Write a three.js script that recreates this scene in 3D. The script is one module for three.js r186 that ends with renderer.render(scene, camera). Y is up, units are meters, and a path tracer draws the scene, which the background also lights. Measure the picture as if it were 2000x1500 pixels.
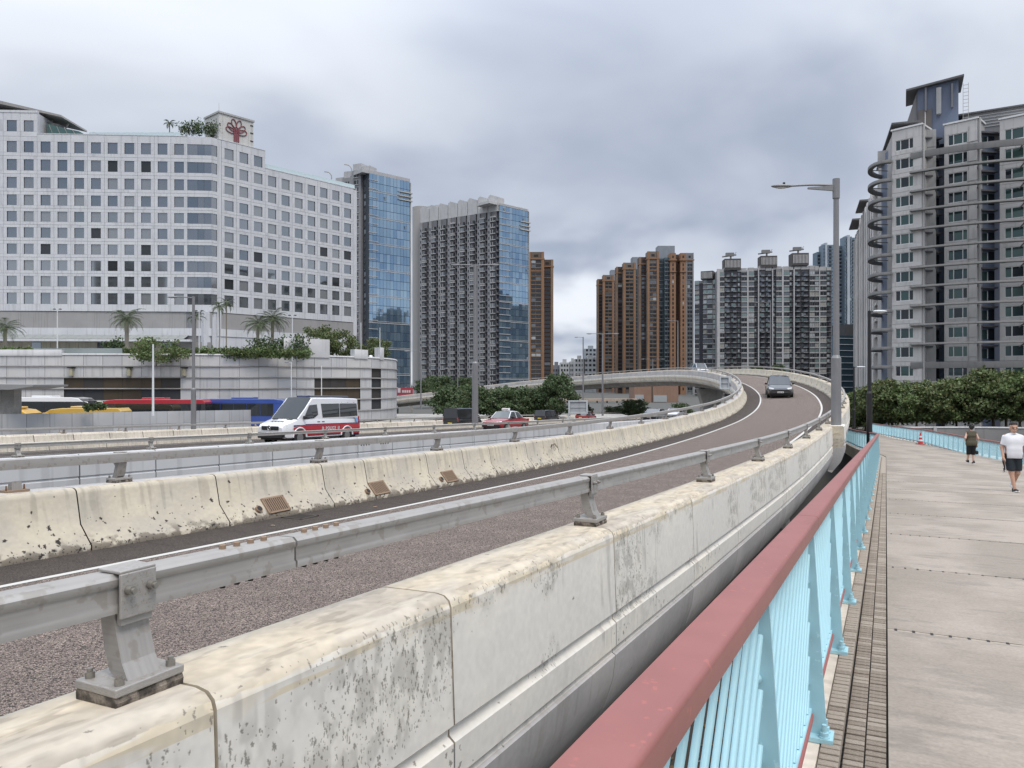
import * as THREE from 'three';
import { mergeGeometries, mergeVertices, toCreasedNormals } from 'three/addons/utils/BufferGeometryUtils.js';
import { RoundedBoxGeometry } from 'three/addons/geometries/RoundedBoxGeometry.js';
import { MarchingCubes } from 'three/addons/objects/MarchingCubes.js';
import { FontLoader } from 'three/addons/loaders/FontLoader.js';
import { TextGeometry } from 'three/addons/geometries/TextGeometry.js';

// ---------- camera, sky, sun, exposure ----------
const scene = new THREE.Scene();
const CH = 7.2;                                   // eye height above the lowest ground (the eye is about 1.6 m above the footbridge)
const camera = new THREE.PerspectiveCamera(53.13, 4 / 3, 0.1, 6000);
camera.position.set(0, CH, 0);
camera.lookAt(0, CH, -10);
const renderer = new THREE.WebGLRenderer({ antialias: true });
renderer.toneMapping = THREE.LinearToneMapping;
renderer.toneMappingExposure = 1.25;
renderer.shadowMap.enabled = true;
const sun = new THREE.DirectionalLight(0xfff3e2, 1.5);
const SUN = new THREE.Vector3(0.30, 0.85, 0.40).normalize();
sun.position.copy(SUN).multiplyScalar(300);
sun.castShadow = true; sun.shadow.radius = 40; sun.shadow.mapSize.set(4096, 4096);
Object.assign(sun.shadow.camera, { left: -220, right: 220, top: 220, bottom: -220, near: 10, far: 900 });
scene.add(sun, sun.target);

// ---------- noise ----------
function rnd(seed) { let a = seed >>> 0; return () => { a = a + 0x6D2B79F5 | 0; let t = Math.imul(a ^ a >>> 15, 1 | a); t = t + Math.imul(t ^ t >>> 7, 61 | t) ^ t; return ((t ^ t >>> 14) >>> 0) / 4294967296; }; }
function h2(x, y, s) { let n = Math.imul(x, 374761393) + Math.imul(y, 668265263) + Math.imul(s, 1274126177) | 0; n = Math.imul(n ^ n >>> 13, 1274126177); return ((n ^ n >>> 16) >>> 0) / 4294967296; }
function vn(x, y, px, py, s) {                   // value noise that repeats after px, py cells
  const x0 = Math.floor(x), y0 = Math.floor(y), fx = x - x0, fy = y - y0;
  const ux = fx * fx * (3 - 2 * fx), uy = fy * fy * (3 - 2 * fy);
  const m = (a, p) => ((a % p) + p) % p, X0 = m(x0, px), X1 = m(x0 + 1, px), Y0 = m(y0, py), Y1 = m(y0 + 1, py);
  const a = h2(X0, Y0, s), b = h2(X1, Y0, s), c = h2(X0, Y1, s), d = h2(X1, Y1, s);
  return a + (b - a) * ux + (c - a) * uy + (a - b - c + d) * ux * uy;
}
function fbm(u, v, px, py, s, oct = 4) { let t = 0, w = 0.5, sum = 0; for (let i = 0; i < oct; i++) { t += w * vn(u * px, v * py, px, py, s + i); sum += w; w *= 0.5; px *= 2; py *= 2; } return t / sum; }
const sm = (a, b, x) => { const t = Math.min(1, Math.max(0, (x - a) / (b - a))); return t * t * (3 - 2 * t); };
const lerp = (a, b, t) => a + (b - a) * t;

// ---------- the overcast sky: air and clouds only ----------
function makeSky() {
  const W = 2048, H = 1024, px = new Float32Array(W * H * 4);
  const cells = (x, z, s, o) => { let t = 0, w = .5; for (let i = 0; i < o; i++) { t += w * vn(x + 900, z + 900, 4096, 4096, s + i); x = x * 2.03 + 7.1; z = z * 2.03 + 3.3; w *= .5; } return t / (1 - Math.pow(.5, o)); };
  for (let j = 0; j < H; j++) {
    const el = (0.5 - (j + 0.5) / H) * Math.PI, y = Math.sin(el), c = Math.cos(el);
    for (let i = 0; i < W; i++) {
      const az = ((i + 0.5) / W - 0.5) * 2 * Math.PI;
      const dx = Math.cos(az) * c, dz = Math.sin(az) * c;   // equirect as three.js reads it
      const yy = Math.max(y, 0) + 0.16, qx = dx / yy, qz = dz / yy;
      const wx = cells(qx * .6, qz * .6, 51, 3) - .5, wz = cells(qx * .6 + 40, qz * .6, 61, 3) - .5;
      const big = cells(qx * .42 + wx * .9 + 3.2, qz * .42 + wz * .9 + 1.7, 11, 4);
      const mid = cells(qx * 1.25 + wx * 2.2, qz * 1.25 + wz * 2.2, 21, 5);
      const fine = cells(qx * 3.4 + wx * 3, qz * 3.4 + wz * 3, 31, 4);
      let t = big * .54 + mid * .30 + fine * .16;                  // 0 thick and dark, 1 thin and bright
      t = sm(.36, .64, t);
      // the dark slab of cloud over the middle of the view
      const front = -dz, side = dx / Math.max(front, .05), up = y / Math.max(front, .05);
      if (front > .1 && y > -0.05) {
        const slab = Math.exp(-Math.pow((side - .16) / .34, 2)) * sm(.08, .24, up + (mid - .5) * .22 + (big - .5) * .2) * sm(1.1, .5, up);
        t = lerp(t, -.06 + .34 * mid + .22 * fine, .88 * slab);
        const pale = Math.exp(-Math.pow((side + .50) / .30, 2)) * sm(0, .12, up) * sm(1.0, .4, up);
        t = lerp(t, .80 + .6 * (mid - .5) + .4 * (fine - .5), .72 * pale);
        const paleR = Math.exp(-Math.pow((side - .62) / .16, 2)) * sm(.12, .22, up) * sm(.8, .4, up);
        t = lerp(t, .95 + .5 * (mid - .5), .7 * paleR);
        const gap = Math.exp(-Math.pow((side - .07) / .16, 2)) * Math.exp(-Math.pow((up - .10) / .085, 2)) * sm(.30, .62, fine * .5 + mid * .5);
        t = lerp(t, 1.25, gap);
      }
      const d = [.295, .350, .462], b = [.700, .742, .815];
      const o = (j * W + i) * 4, hz = sm(.16, 0, y) * .25;
      for (let k = 0; k < 3; k++) {
        let v = lerp(d[k], b[k], t);
        v = lerp(v, [.56, .585, .62][k], hz);
        v *= .92 + 1.75 * sm(.30, 1, y);                     // an overcast sky is brightest overhead
        if (y < 0) v = lerp(v, [.30, .30, .30][k], sm(0, -.08, y));
        px[o + k] = v;
      }
      px[o + 3] = 1;
    }
  }
  const flip = new Float32Array(px.length);                        // first row of a DataTexture is the bottom of the sky
  for (let j = 0; j < H; j++) flip.set(px.subarray(j * W * 4, (j + 1) * W * 4), (H - 1 - j) * W * 4);
  const t = new THREE.DataTexture(flip, W, H, THREE.RGBAFormat, THREE.FloatType);
  t.mapping = THREE.EquirectangularReflectionMapping; t.magFilter = t.minFilter = THREE.LinearFilter; t.needsUpdate = true;
  return t;
}
const sky = makeSky();
scene.background = sky; scene.environment = sky;
// ---------- helpers ----------
const V3 = (x, y, z) => new THREE.Vector3(x, y, z);
const PX = (u, v, d) => V3((u - 1000) / 1500 * d, CH + (750 - v) / 1500 * d, -d);   // a point d metres ahead, given by its direction
const used = new Map();
function numbered(n) { const k = used.get(n) || 0; used.set(n, k + 1); return k ? n + '_' + String(k).padStart(3, '0') : n; }
function mesh(name, geo, mat, parent) { const m = new THREE.Mesh(geo, mat); m.name = name; m.castShadow = m.receiveShadow = true; if (parent) parent.add(m); return m; }
function tag(o, label, category, group) { o.userData.label = label; o.userData.category = category; if (group) o.userData.group = group; return o; }
function thing(name, label, category, pos = [0, 0, 0], turn = 0, group) {
  const g = new THREE.Group(); g.name = numbered(name); g.position.set(...pos); g.rotation.y = turn; scene.add(g);
  return tag(g, label, category, group);
}
function single(name, geo, mat, label, category, group) { const m = mesh(numbered(name), geo, mat, scene); return tag(m, label, category, group); }
function structure(name, parts) { const g = new THREE.Group(); g.name = numbered(name); g.userData.kind = 'structure'; scene.add(g); for (const [n, geo, mat] of parts || []) mesh(n, geo, mat, g); return g; }
function stuffPart(m) { m.userData.kind = 'stuff'; return m; }
function copyOf(t, label, pos, turn, group) { const c = t.clone(); c.userData = { ...t.userData }; c.name = numbered(t.name.replace(/_\d{3}$/, '')); c.userData.label = label; if (group) c.userData.group = group; if (pos) c.position.set(...pos); if (turn !== undefined) c.rotation.y = turn; scene.add(c); return c; }

// a box with uv in metres
function bx(x0, x1, y0, y1, z0, z1, uo = 0, vo = 0) {
  const P = [], N = [], U = [];
  const q = (a, b, c, d, n, f) => { for (const p of [a, b, c, a, c, d]) { P.push(...p); N.push(...n); U.push(f(p)[0] + uo, f(p)[1] + vo); } };
  const xy = p => [p[0], p[1]], zy = p => [p[2], p[1]], xz = p => [p[0], p[2]];
  q([x0, y0, z1], [x1, y0, z1], [x1, y1, z1], [x0, y1, z1], [0, 0, 1], xy);
  q([x1, y0, z0], [x0, y0, z0], [x0, y1, z0], [x1, y1, z0], [0, 0, -1], xy);
  q([x1, y0, z1], [x1, y0, z0], [x1, y1, z0], [x1, y1, z1], [1, 0, 0], zy);
  q([x0, y0, z0], [x0, y0, z1], [x0, y1, z1], [x0, y1, z0], [-1, 0, 0], zy);
  q([x0, y1, z1], [x1, y1, z1], [x1, y1, z0], [x0, y1, z0], [0, 1, 0], xz);
  q([x0, y0, z0], [x1, y0, z0], [x1, y0, z1], [x0, y0, z1], [0, -1, 0], xz);
  const g = new THREE.BufferGeometry();
  g.setAttribute('position', new THREE.Float32BufferAttribute(P, 3)); g.setAttribute('normal', new THREE.Float32BufferAttribute(N, 3)); g.setAttribute('uv', new THREE.Float32BufferAttribute(U, 2));
  return g;
}
const cb = (w, h, d, x = 0, y = 0, z = 0) => bx(x - w / 2, x + w / 2, y - h / 2, y + h / 2, z - d / 2, z + d / 2);
function plain(g) {                                                 // any geometry as non-indexed position, normal, uv
  let r = g.index ? g.toNonIndexed() : g;
  const o = new THREE.BufferGeometry();
  if (!r.attributes.normal) r.computeVertexNormals();
  o.setAttribute('position', r.attributes.position); o.setAttribute('normal', r.attributes.normal);
  o.setAttribute('uv', r.attributes.uv || new THREE.Float32BufferAttribute(new Float32Array(r.attributes.position.count * 2), 2));
  return o;
}
const merge = list => list.length === 1 ? plain(list[0]) : mergeGeometries(list.map(plain), false);
const at = (g, x = 0, y = 0, z = 0, ry = 0, rx = 0, rz = 0) => { const m = new THREE.Matrix4().makeRotationFromEuler(new THREE.Euler(rx, ry, rz, 'YXZ')); m.setPosition(x, y, z); return g.applyMatrix4(m); };
const cyl = (r0, r1, h, n = 12, x = 0, y = 0, z = 0) => at(new THREE.CylinderGeometry(r1, r0, h, n), x, y + h / 2, z);
const rbox = (w, h, d, r, x = 0, y = 0, z = 0, seg = 2) => at(new RoundedBoxGeometry(w, h, d, seg, r), x, y, z);
function tube(pts, r, n = 8, seg) { return new THREE.TubeGeometry(new THREE.CatmullRomCurve3(pts.map(p => p.isVector3 ? p : V3(...p))), seg || Math.max(2, pts.length * 4), r, n, false); }
function beam(a, b, w, h) {                                         // a bar from a to b, w across and h high
  const d = b.clone().sub(a), L = d.length(), g = bx(-w / 2, w / 2, -h / 2, h / 2, 0, L);
  const m = new THREE.Matrix4().lookAt(b, a, V3(0, 1, 0)); m.setPosition(a);
  return g.applyMatrix4(m);
}
function prism(pts, depth, bevel = 0) {                             // outline in x, y pulled along z (centred)
  const s = new THREE.Shape(pts.map(p => new THREE.Vector2(p[0], p[1])));
  const g = new THREE.ExtrudeGeometry(s, { depth: depth - 2 * bevel, bevelEnabled: bevel > 0, bevelSize: bevel, bevelThickness: bevel, bevelOffset: -bevel, bevelSegments: 2, curveSegments: 8 });
  return g.translate(0, 0, -depth / 2 + bevel);
}

// a line in plan with heights; points [x, depth, height above the eye, bank]
class Line {
  constructor(pts, smooth = true) {
    const n = pts.length, out = [], M = smooth ? 8 : 1;
    for (let i = 0; i < n - 1; i++) for (let k = 0; k < M; k++) {
      const t = k / M;
      if (!smooth) { out.push(pts[i].slice()); continue; }
      const a = pts[Math.max(0, i - 1)], b = pts[i], c = pts[i + 1], d = pts[Math.min(n - 1, i + 2)];
      out.push(b.map((_, j) => 0.5 * (2 * b[j] + (c[j] - a[j]) * t + (2 * a[j] - 5 * b[j] + 4 * c[j] - d[j]) * t * t + (3 * b[j] - a[j] - 3 * c[j] + d[j]) * t * t * t)));
    }
    out.push(pts[n - 1].slice());
    this.p = out; this.s = [0];
    for (let i = 1; i < out.length; i++) this.s.push(this.s[i - 1] + Math.hypot(out[i][0] - out[i - 1][0], out[i][1] - out[i - 1][1]));
    this.length = this.s[this.s.length - 1];
  }
  raw(s) { const S = this.s; let i = 0, j = S.length - 2; while (i < j) { const m = (i + j + 1) >> 1; if (S[m] <= s) i = m; else j = m - 1; } const t = (s - S[i]) / (S[i + 1] - S[i]); return this.p[i].map((a, k) => a + (this.p[i + 1][k] - a) * t); }
  head(s) { const e = .6, a = this.raw(s - e), b = this.raw(s + e); return Math.atan2(b[0] - a[0], b[1] - a[1]); }
  at(s, off = 0, h = 0) { const r = this.raw(s), t = this.head(s); return V3(r[0] + off * Math.cos(t), CH + r[2] + h + (r[3] || 0) * off, -(r[1] - off * Math.sin(t))); }
  turn(s) { return -this.head(s); }                                 // rotation.y that makes local -z run along the line and local +x point right
  tilt(s) { const a = this.raw(s - .5), b = this.raw(s + .5); return Math.atan2(b[2] - a[2], 1); }
  find(off, h, u, most = 60) { let best = 0, bd = 1e9; for (let s = 0; s < Math.min(most, this.length); s += .05) { const q = this.at(s, off, h); if (q.z > -1) continue; const e = Math.abs(1000 + 1500 * q.x / -q.z - u); if (e < bd) { bd = e; best = s; } } return best; }
}
// pull outlines (lists of [off, height]; each outline is smooth along itself) along a line
function sweep(L, groups, s0, s1, step, { caps = true, u0 = 0, v0 = 0 } = {}) {
  const n = Math.max(1, Math.round((s1 - s0) / step)), geos = [];
  let per = v0;
  for (const g of groups) {
    const P = [], U = [], I = [], m = g.length;
    const acc = [per]; for (let j = 1; j < m; j++) acc.push(acc[j - 1] + Math.hypot(g[j][0] - g[j - 1][0], g[j][1] - g[j - 1][1]));
    per = acc[m - 1];
    for (let i = 0; i <= n; i++) { const s = s0 + (s1 - s0) * i / n; for (let j = 0; j < m; j++) { const q = L.at(s, g[j][0], g[j][1]); P.push(q.x, q.y, q.z); U.push(u0 + s - s0, acc[j]); } }
    for (let i = 0; i < n; i++) for (let j = 0; j < m - 1; j++) { const a = i * m + j, b = a + 1, c = a + m, d = c + 1; I.push(a, b, c, b, d, c); }
    const geo = new THREE.BufferGeometry(); geo.setAttribute('position', new THREE.Float32BufferAttribute(P, 3)); geo.setAttribute('uv', new THREE.Float32BufferAttribute(U, 2)); geo.setIndex(I); geo.computeVertexNormals(); geos.push(geo);
  }
  if (caps) {
    const loop = groups.flat();
    for (const [s, flip] of [[s0, 0], [s1, 1]]) {
      const sh = THREE.ShapeUtils.triangulateShape(loop.map(p => new THREE.Vector2(p[0], p[1])), []);
      const P = [], U = []; for (const p of loop) { const q = L.at(s, p[0], p[1]); P.push(q.x, q.y, q.z); U.push(p[0], p[1]); }
      const geo = new THREE.BufferGeometry(); geo.setAttribute('position', new THREE.Float32BufferAttribute(P, 3)); geo.setAttribute('uv', new THREE.Float32BufferAttribute(U, 2));
      geo.setIndex(sh.flatMap(t => flip ? [t[0], t[2], t[1]] : t)); geo.computeVertexNormals(); geos.push(geo);
    }
  }
  return merge(geos);
}
const ribbon = (L, o0, o1, h, s0, s1, step) => sweep(L, [[[o0, h], [(o0 + o1) / 2, h], [o1, h]]], s0, s1, step, { caps: false });
// a wall frame: local x runs from a to b, y up, z out towards the viewer's side; a, b are [x, depth]
function frame(a, b, y = 0) { const dx = b[0] - a[0], dz = -(b[1] - a[1]), L = Math.hypot(dx, dz); return { L, pos: [a[0], y, -a[1]], turn: Math.atan2(-dz, dx) }; }
const XD = (u, d) => [(u - 1000) / 1500 * d, d];
// ---------- procedural textures ----------
// fill(x, y) gets 0..1 coordinates (y up) and returns [r, g, b, bump] in sRGB 0..255 and 0..1
function tex(W, H, fill, bump = false) {
  const c = new Uint8Array(W * H * 4), b = bump ? new Uint8Array(W * H * 4) : null;
  for (let j = 0; j < H; j++) for (let i = 0; i < W; i++) {
    const r = fill((i + .5) / W, (j + .5) / H, i, j), o = (j * W + i) * 4;
    c[o] = Math.min(255, Math.max(0, r[0])); c[o + 1] = Math.min(255, Math.max(0, r[1])); c[o + 2] = Math.min(255, Math.max(0, r[2])); c[o + 3] = 255;
    if (b) { b[o] = b[o + 1] = b[o + 2] = Math.min(255, Math.max(0, r[3] * 255)); b[o + 3] = 255; }
  }
  const make = (d, s) => { const t = new THREE.DataTexture(d, W, H, THREE.RGBAFormat); t.wrapS = t.wrapT = THREE.RepeatWrapping; t.magFilter = THREE.LinearFilter; t.minFilter = THREE.LinearMipmapLinearFilter; t.generateMipmaps = true; if (s) t.colorSpace = THREE.SRGBColorSpace; t.needsUpdate = true; return t; };
  return { map: make(c, true), bump: b ? make(b, false) : null };
}
const size = (t, w, h) => { for (const k of ['map', 'bump']) if (t[k]) t[k].repeat.set(1 / w, 1 / h); return t; };   // uv in metres
const std = (color, roughness = .8, more = {}) => new THREE.MeshStandardMaterial({ color, roughness, metalness: 0, ...more });
const lin = (r, g, b) => new THREE.Color().setRGB(r, g, b);
const textured = (t, roughness, bumpScale, more = {}) => new THREE.MeshStandardMaterial({ map: t.map, bumpMap: t.bump, bumpScale, roughness, ...more });
const mixc = (a, b, t) => [lerp(a[0], b[0], t), lerp(a[1], b[1], t), lerp(a[2], b[2], t)];

// open-textured asphalt: pinkish stones with dark gaps between them
function asphalt(seed, light, dark) {
  const N = 96, pt = []; for (let j = 0; j < N; j++) for (let i = 0; i < N; i++) pt.push([i + h2(i, j, seed), j + h2(i, j, seed + 1), h2(i, j, seed + 2), h2(i, j, seed + 3)]);
  return size(tex(1024, 1024, (x, y) => {
    const X = x * N, Y = y * N, ci = Math.floor(X), cj = Math.floor(Y); let d1 = 9, d2 = 9, q;
    for (let a = -1; a <= 1; a++) for (let b = -1; b <= 1; b++) {
      const ii = (ci + a + N) % N, jj = (cj + b + N) % N, p = pt[jj * N + ii], dx = p[0] - ii + ci + a - X, dy = p[1] - jj + cj + b - Y, d = Math.sqrt(dx * dx + dy * dy);
      if (d < d1) { d2 = d1; d1 = d; q = p; } else if (d < d2) d2 = d;
    }
    const edge = sm(.03, .26, d2 - d1), low = fbm(x, y, 5, 5, seed + 9, 3), pit = q[3] < .2 ? .15 : 1;
    const tone = edge * pit * (.5 + .5 * q[2]);
    const c = mixc(dark, light, tone), g = .86 + .28 * low + (h2(Math.floor(x * 1024), Math.floor(y * 1024), seed) - .5) * .16;
    return [c[0] * g, c[1] * g, c[2] * g, edge * pit * (.6 + .4 * q[2])];
  }, true), 1.25, 1.25);
}
const tAsphalt = asphalt(101, [180, 163, 151], [45, 39, 36]), tShoulder = asphalt(131, [104, 93, 85], [40, 35, 32]);

// irregular chips and specks drawn into a mask; list: [number, mean radius in metres, chance(x, y), stretch up]
function chips(seed, W, H, w, h, list) {
  const m = new Float32Array(W * H), R = rnd(seed);
  for (const [n, rad, chance, st = 1] of list) for (let k = 0; k < n; k++) {
    const x = R(), y = R(), r = rad * (.35 + 1.3 * R() * R()), a = R() * 6.28, b = R() * 6.28, e = .3 + .5 * R(), q = R();
    if (q > chance(x, y)) continue;
    const ci = x * W, cj = y * H, ri = r / w * W * 1.5, rj = r * st / h * H * 1.5;
    for (let j = Math.max(0, Math.floor(cj - rj)); j <= Math.min(H - 1, cj + rj); j++) for (let i = Math.floor(ci - ri); i <= ci + ri; i++) {
      const dx = (i + .5 - ci) / ri * 1.5, dy = (j + .5 - cj) / rj * 1.5, t = Math.atan2(dy, dx), d = Math.sqrt(dx * dx + dy * dy);
      const edge = 1 + e * Math.sin(2 * t + a) * .6 + e * Math.sin(5 * t + b) * .45 + .25 * Math.sin(9 * t + a * 2);
      if (d < edge) { const o = j * W + ((i % W) + W) % W; m[o] = Math.max(m[o], sm(edge, edge * .75, d)); }
    }
  }
  return m;
}
// inner barrier, road side: 8 m along, 1.5 m of surface from the foot (0) up over the top
const tCream = (() => {
  const W = 2048, H = 512, ch = chips(201, W, H, 8, 1.5, [[1500, .023, (x, y) => y < .45 ? .5 * sm(.48, .12, y) * (.25 + 1.3 * fbm(x, y, 6, 2, 203, 2)) : .02], [5200, .009, (x, y) => .7 * sm(.2, .02, y) + .09 * sm(.5, .2, y)], [9000, .006, (x, y) => sm(.13, 0, y)]]);
  return size(tex(W, H, (x, y, i, j) => {
    const n = fbm(x, y, 12, 4, 211, 5), f = fbm(x, y, 160, 40, 221, 3), st = fbm(x, y, 90, 2, 231, 3), low = fbm(x, y, 5, 2, 241, 3);
    let c = mixc([192, 185, 171], [206, 197, 177], sm(.3, .7, n)); const g = .93 + .07 * f + .06 * (low - .5) - .09 * sm(.56, .74, st) * sm(.2, .5, y);
    c = c.map(a => a * g);
    const damp = sm(.5, .7, fbm(x, y, 60, 14, 251, 4) + .34 * sm(.16, .02, y) - .04);   // grime splashed up from the road, grainy
    c = mixc(c, [98, 90, 80], .75 * damp * sm(.24, .05, y));
    const top = y > .60 ? sm(.56, .72, fbm(x, y, 40, 30, 261, 4)) * sm(.60, .68, y) : 0; c = mixc(c, [150, 122, 88], .55 * top);
    const k = ch[j * W + i]; c = mixc(c, [42, 38, 36], .93 * k);
    return [...c, .6 + .12 * f - .35 * k];
  }, true), 8, 1.5);
})();
// outer parapet: 8 m along, 3 m of surface: inner face, top, painted outer panel, band, lower face
const tWhite = (() => {
  const W = 2048, H = 1024, clump = (x, y) => sm(.50, .72, fbm(x, y, 9, 6, 333, 3));
  const ch = chips(301, W, H, 8, 3, [[42000, .004, (x, y) => y > .36 && y < .62 ? .85 * clump(x, y) : 0, 2.2], [6000, .009, (x, y) => y > .37 && y < .62 ? .5 * clump(x, y) * clump(x, y) : 0, 2], [3000, .013, (x, y) => y > .335 && y < .372 ? .8 * sm(.42, .6, fbm(x, .5, 14, 3, 341, 2)) : 0, .7], [4200, .012, (x, y) => y > .605 && y < .725 ? .75 * sm(.46, .62, fbm(x, .5, 12, 3, 343, 2)) : .01, 1]]);
  return size(tex(W, H, (x, y, i, j) => {
    const n = fbm(x, y, 8, 4, 311, 5), f = fbm(x, y, 200, 80, 321, 2), st = fbm(x, y, 110, 3, 331, 3);
    let c;
    if (y < .366 + (fbm(x, y, 90, 60, 347, 4) - .5) * .010) {                                                // top: bare, stained tan
      c = mixc([182, 173, 159], [203, 191, 170], sm(.3, .7, fbm(x, y, 10, 12, 351, 4))); c = c.map(a => a * (.90 + .18 * fbm(x, y, 130, 60, 355, 3)));
      const k = sm(.60, .70, fbm(x, y, 46, 60, 361, 4)); c = mixc(c, [128, 118, 106], .32 * k);
      c = mixc(c, [212, 204, 188], sm(.52, .70, fbm(x, y, 22, 40, 371, 4)) * .5);
    } else {
      c = mixc([220, 217, 210], [231, 226, 215], sm(.3, .7, n)); if (y < .40) c = mixc(c, [206, 196, 178], .6 * sm(.40, .36, y + (fbm(x, y, 60, 40, 349, 3) - .5) * .05));
      if (y > .715) c = mixc([178, 176, 176], [192, 189, 187], sm(.3, .7, n));
      c = mixc(c, [150, 146, 140], .35 * sm(.58, .72, st) * sm(.5, .62, fbm(x, y, 12, 8, 381, 3)));
      c = mixc(c, [206, 190, 158], .6 * sm(.46, .60, fbm(x, y, 20, 90, 391, 3)) * (y < .392 ? 1 : 0)); c = mixc(c, [150, 147, 139], .42 * clump(x, y) * sm(.42, .66, fbm(x, y, 120, 30, 399, 3)) * (y < .62 ? 1 : .4));
    }
    const g = .955 + .06 * f; c = c.map(a => a * g);
    const k = ch[j * W + i]; c = mixc(c, y > .70 ? [70, 68, 64] : [104, 100, 92], .62 * k);
    return [...c, .6 + .1 * f - .25 * k];
  }, true), 8, 3);
})();
const concrete = (seed, a, b, s = 3) => size(tex(512, 512, (x, y) => { const n = fbm(x, y, 6, 6, seed, 5), f = fbm(x, y, 90, 90, seed + 9, 3), st = fbm(x, y, 50, 3, seed + 19, 3); const c = mixc(a, b, sm(.3, .7, n)), g = .90 + .16 * f - .08 * sm(.55, .75, st); return [c[0] * g, c[1] * g, c[2] * g, f]; }, true), s, s);
const tGrey = concrete(401, [150, 148, 145], [170, 167, 162], 6), tBeige = concrete(421, [196, 188, 174], [212, 203, 188], 5), tPale = concrete(441, [196, 198, 201], [212, 213, 215], 6);
// the walkway: brushed across, patchy
const tWalk = (() => size(tex(1024, 1024, (x, y) => {
  const low = fbm(x, y, 4, 5, 501, 4), pat = fbm(x, y, 44, 15, 511, 4), br = fbm(x, y, 260, 24, 521, 3), f = fbm(x, y, 300, 300, 531, 2);
  let c = mixc([141, 132, 121], [158, 148, 137], sm(.3, .7, low)); c = mixc(c, [118, 111, 104], .42 * sm(.5, .75, pat) * sm(.35, .6, fbm(x, y, 7, 6, 515, 3))); const g = .91 + .06 * br + .12 * f;
  return [c[0] * g, c[1] * g, c[2] * g, .5 * br + .5 * f];
}, true), 4.2, 4.2))();
const plainStone = (seed, a, b) => size(tex(256, 256, (x, y) => { const n = fbm(x, y, 8, 8, seed, 4), f = fbm(x, y, 64, 64, seed + 5, 2), c = mixc(a, b, sm(.3, .7, n)), g = .90 + .16 * f; return [c[0] * g, c[1] * g, c[2] * g, f]; }, true), .7, .7), tTile = plainStone(541, [158, 147, 134], [176, 165, 151]), tTileDark = plainStone(551, [132, 121, 109], [158, 146, 132]);
const tSteel = (() => size(tex(512, 512, (x, y) => { const n = fbm(x, y, 10, 10, 601, 5), l = fbm(x, y, 3, 120, 611, 3), s = sm(.60, .72, fbm(x, y, 26, 26, 621, 4)); const v = 162 + 16 * (n - .5) + 16 * (l - .5), c = mixc([v, v, v + 1], [126, 120, 112], .35 * s); return [...c, n]; }, true), 1.1, 1.1))();
const tPaint = (() => size(tex(512, 512, (x, y) => { const n = fbm(x, y, 8, 8, 631, 5), k = sm(.77, .80, fbm(x, y, 60, 60, 641, 3)); const v = 226 + 26 * (n - .5); return [...mixc([v, v, v], [250, 240, 235], k), n]; }, true), 1.3, 1.3))();
const tFacade = (() => size(tex(512, 512, (x, y) => { const n = fbm(x, y, 7, 7, 651, 5), st = fbm(x, y, 60, 3, 661, 3), v = 236 + 22 * (n - .5) - 15 * sm(.56, .74, st); return [v, v, v, n]; }), 14, 14))();

// ---------- materials ----------
const M = {
  asphalt: textured(tAsphalt, .92, .006), shoulder: textured(tShoulder, .95, .005),
  line: std(lin(.52, .51, .48), .85), cream: textured(tCream, .85, .004), white: textured(tWhite, .8, .004),
  grey: textured(tGrey, .9, .003), beige: textured(tBeige, .88, .003), pale: textured(tPale, .85, .002), walk: textured(tWalk, .93, .003),
  tile: textured(tTile, .9, .002), tileDark: textured(tTileDark, .92, .002),
  steel: new THREE.MeshStandardMaterial({ map: tSteel.map, bumpMap: tSteel.bump, bumpScale: .0006, roughness: .5, metalness: .3, color: 0xfffaf2 }),
  bolt: new THREE.MeshStandardMaterial({ color: 0x9a968f, roughness: .4, metalness: .7 }), iron: std(lin(.055, .048, .042), .85), rust: std(lin(.16, .075, .035), .95), rusty: std(lin(.27, .19, .13), .9),
  handrail: new THREE.MeshStandardMaterial({ map: tPaint.map, bumpMap: tPaint.bump, bumpScale: .0008, color: lin(.37, .14, .125), roughness: .45 }),
  blue: new THREE.MeshStandardMaterial({ map: tPaint.map, bumpMap: tPaint.bump, bumpScale: .0006, color: lin(.46, .78, .88), roughness: .5 }),
  redTrim: std(lin(.33, .11, .10), .6), black: std(lin(.012, .012, .014), .45), rubber: std(lin(.018, .018, .018), .85), mortar: textured(concrete(461, [70, 64, 58], [150, 140, 128], .22), .95, .004), joint: std(lin(.035, .033, .03), .95),
  lampGrey: new THREE.MeshStandardMaterial({ map: tPaint.map, color: lin(.30, .30, .31), roughness: .5, metalness: .25 }), lampWhite: std(lin(.62, .64, .66), .5), lens: std(lin(.6, .62, .62), .2),
  chrome: new THREE.MeshStandardMaterial({ color: 0xd8d8d8, roughness: .12, metalness: 1 }),
};
const fac = (r, g, b, rough = .75) => new THREE.MeshStandardMaterial({ map: tFacade.map, color: lin(r, g, b), roughness: rough });
const glass = (r, g, b, metal = .6, rough = .06) => new THREE.MeshStandardMaterial({ color: lin(r, g, b), roughness: rough, metalness: metal });
const paint = (r, g, b) => new THREE.MeshPhysicalMaterial({ color: lin(r, g, b), roughness: .35, clearcoat: 1, clearcoatRoughness: .05 });
// ---------- ground ----------
{
  const g = structure('ground', []);
  mesh('ground_sheet', at(new THREE.PlaneGeometry(6000, 6000), 0, 0, -1000, 0, -Math.PI / 2), std(lin(.085, .085, .078), .95), g);
}
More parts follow.
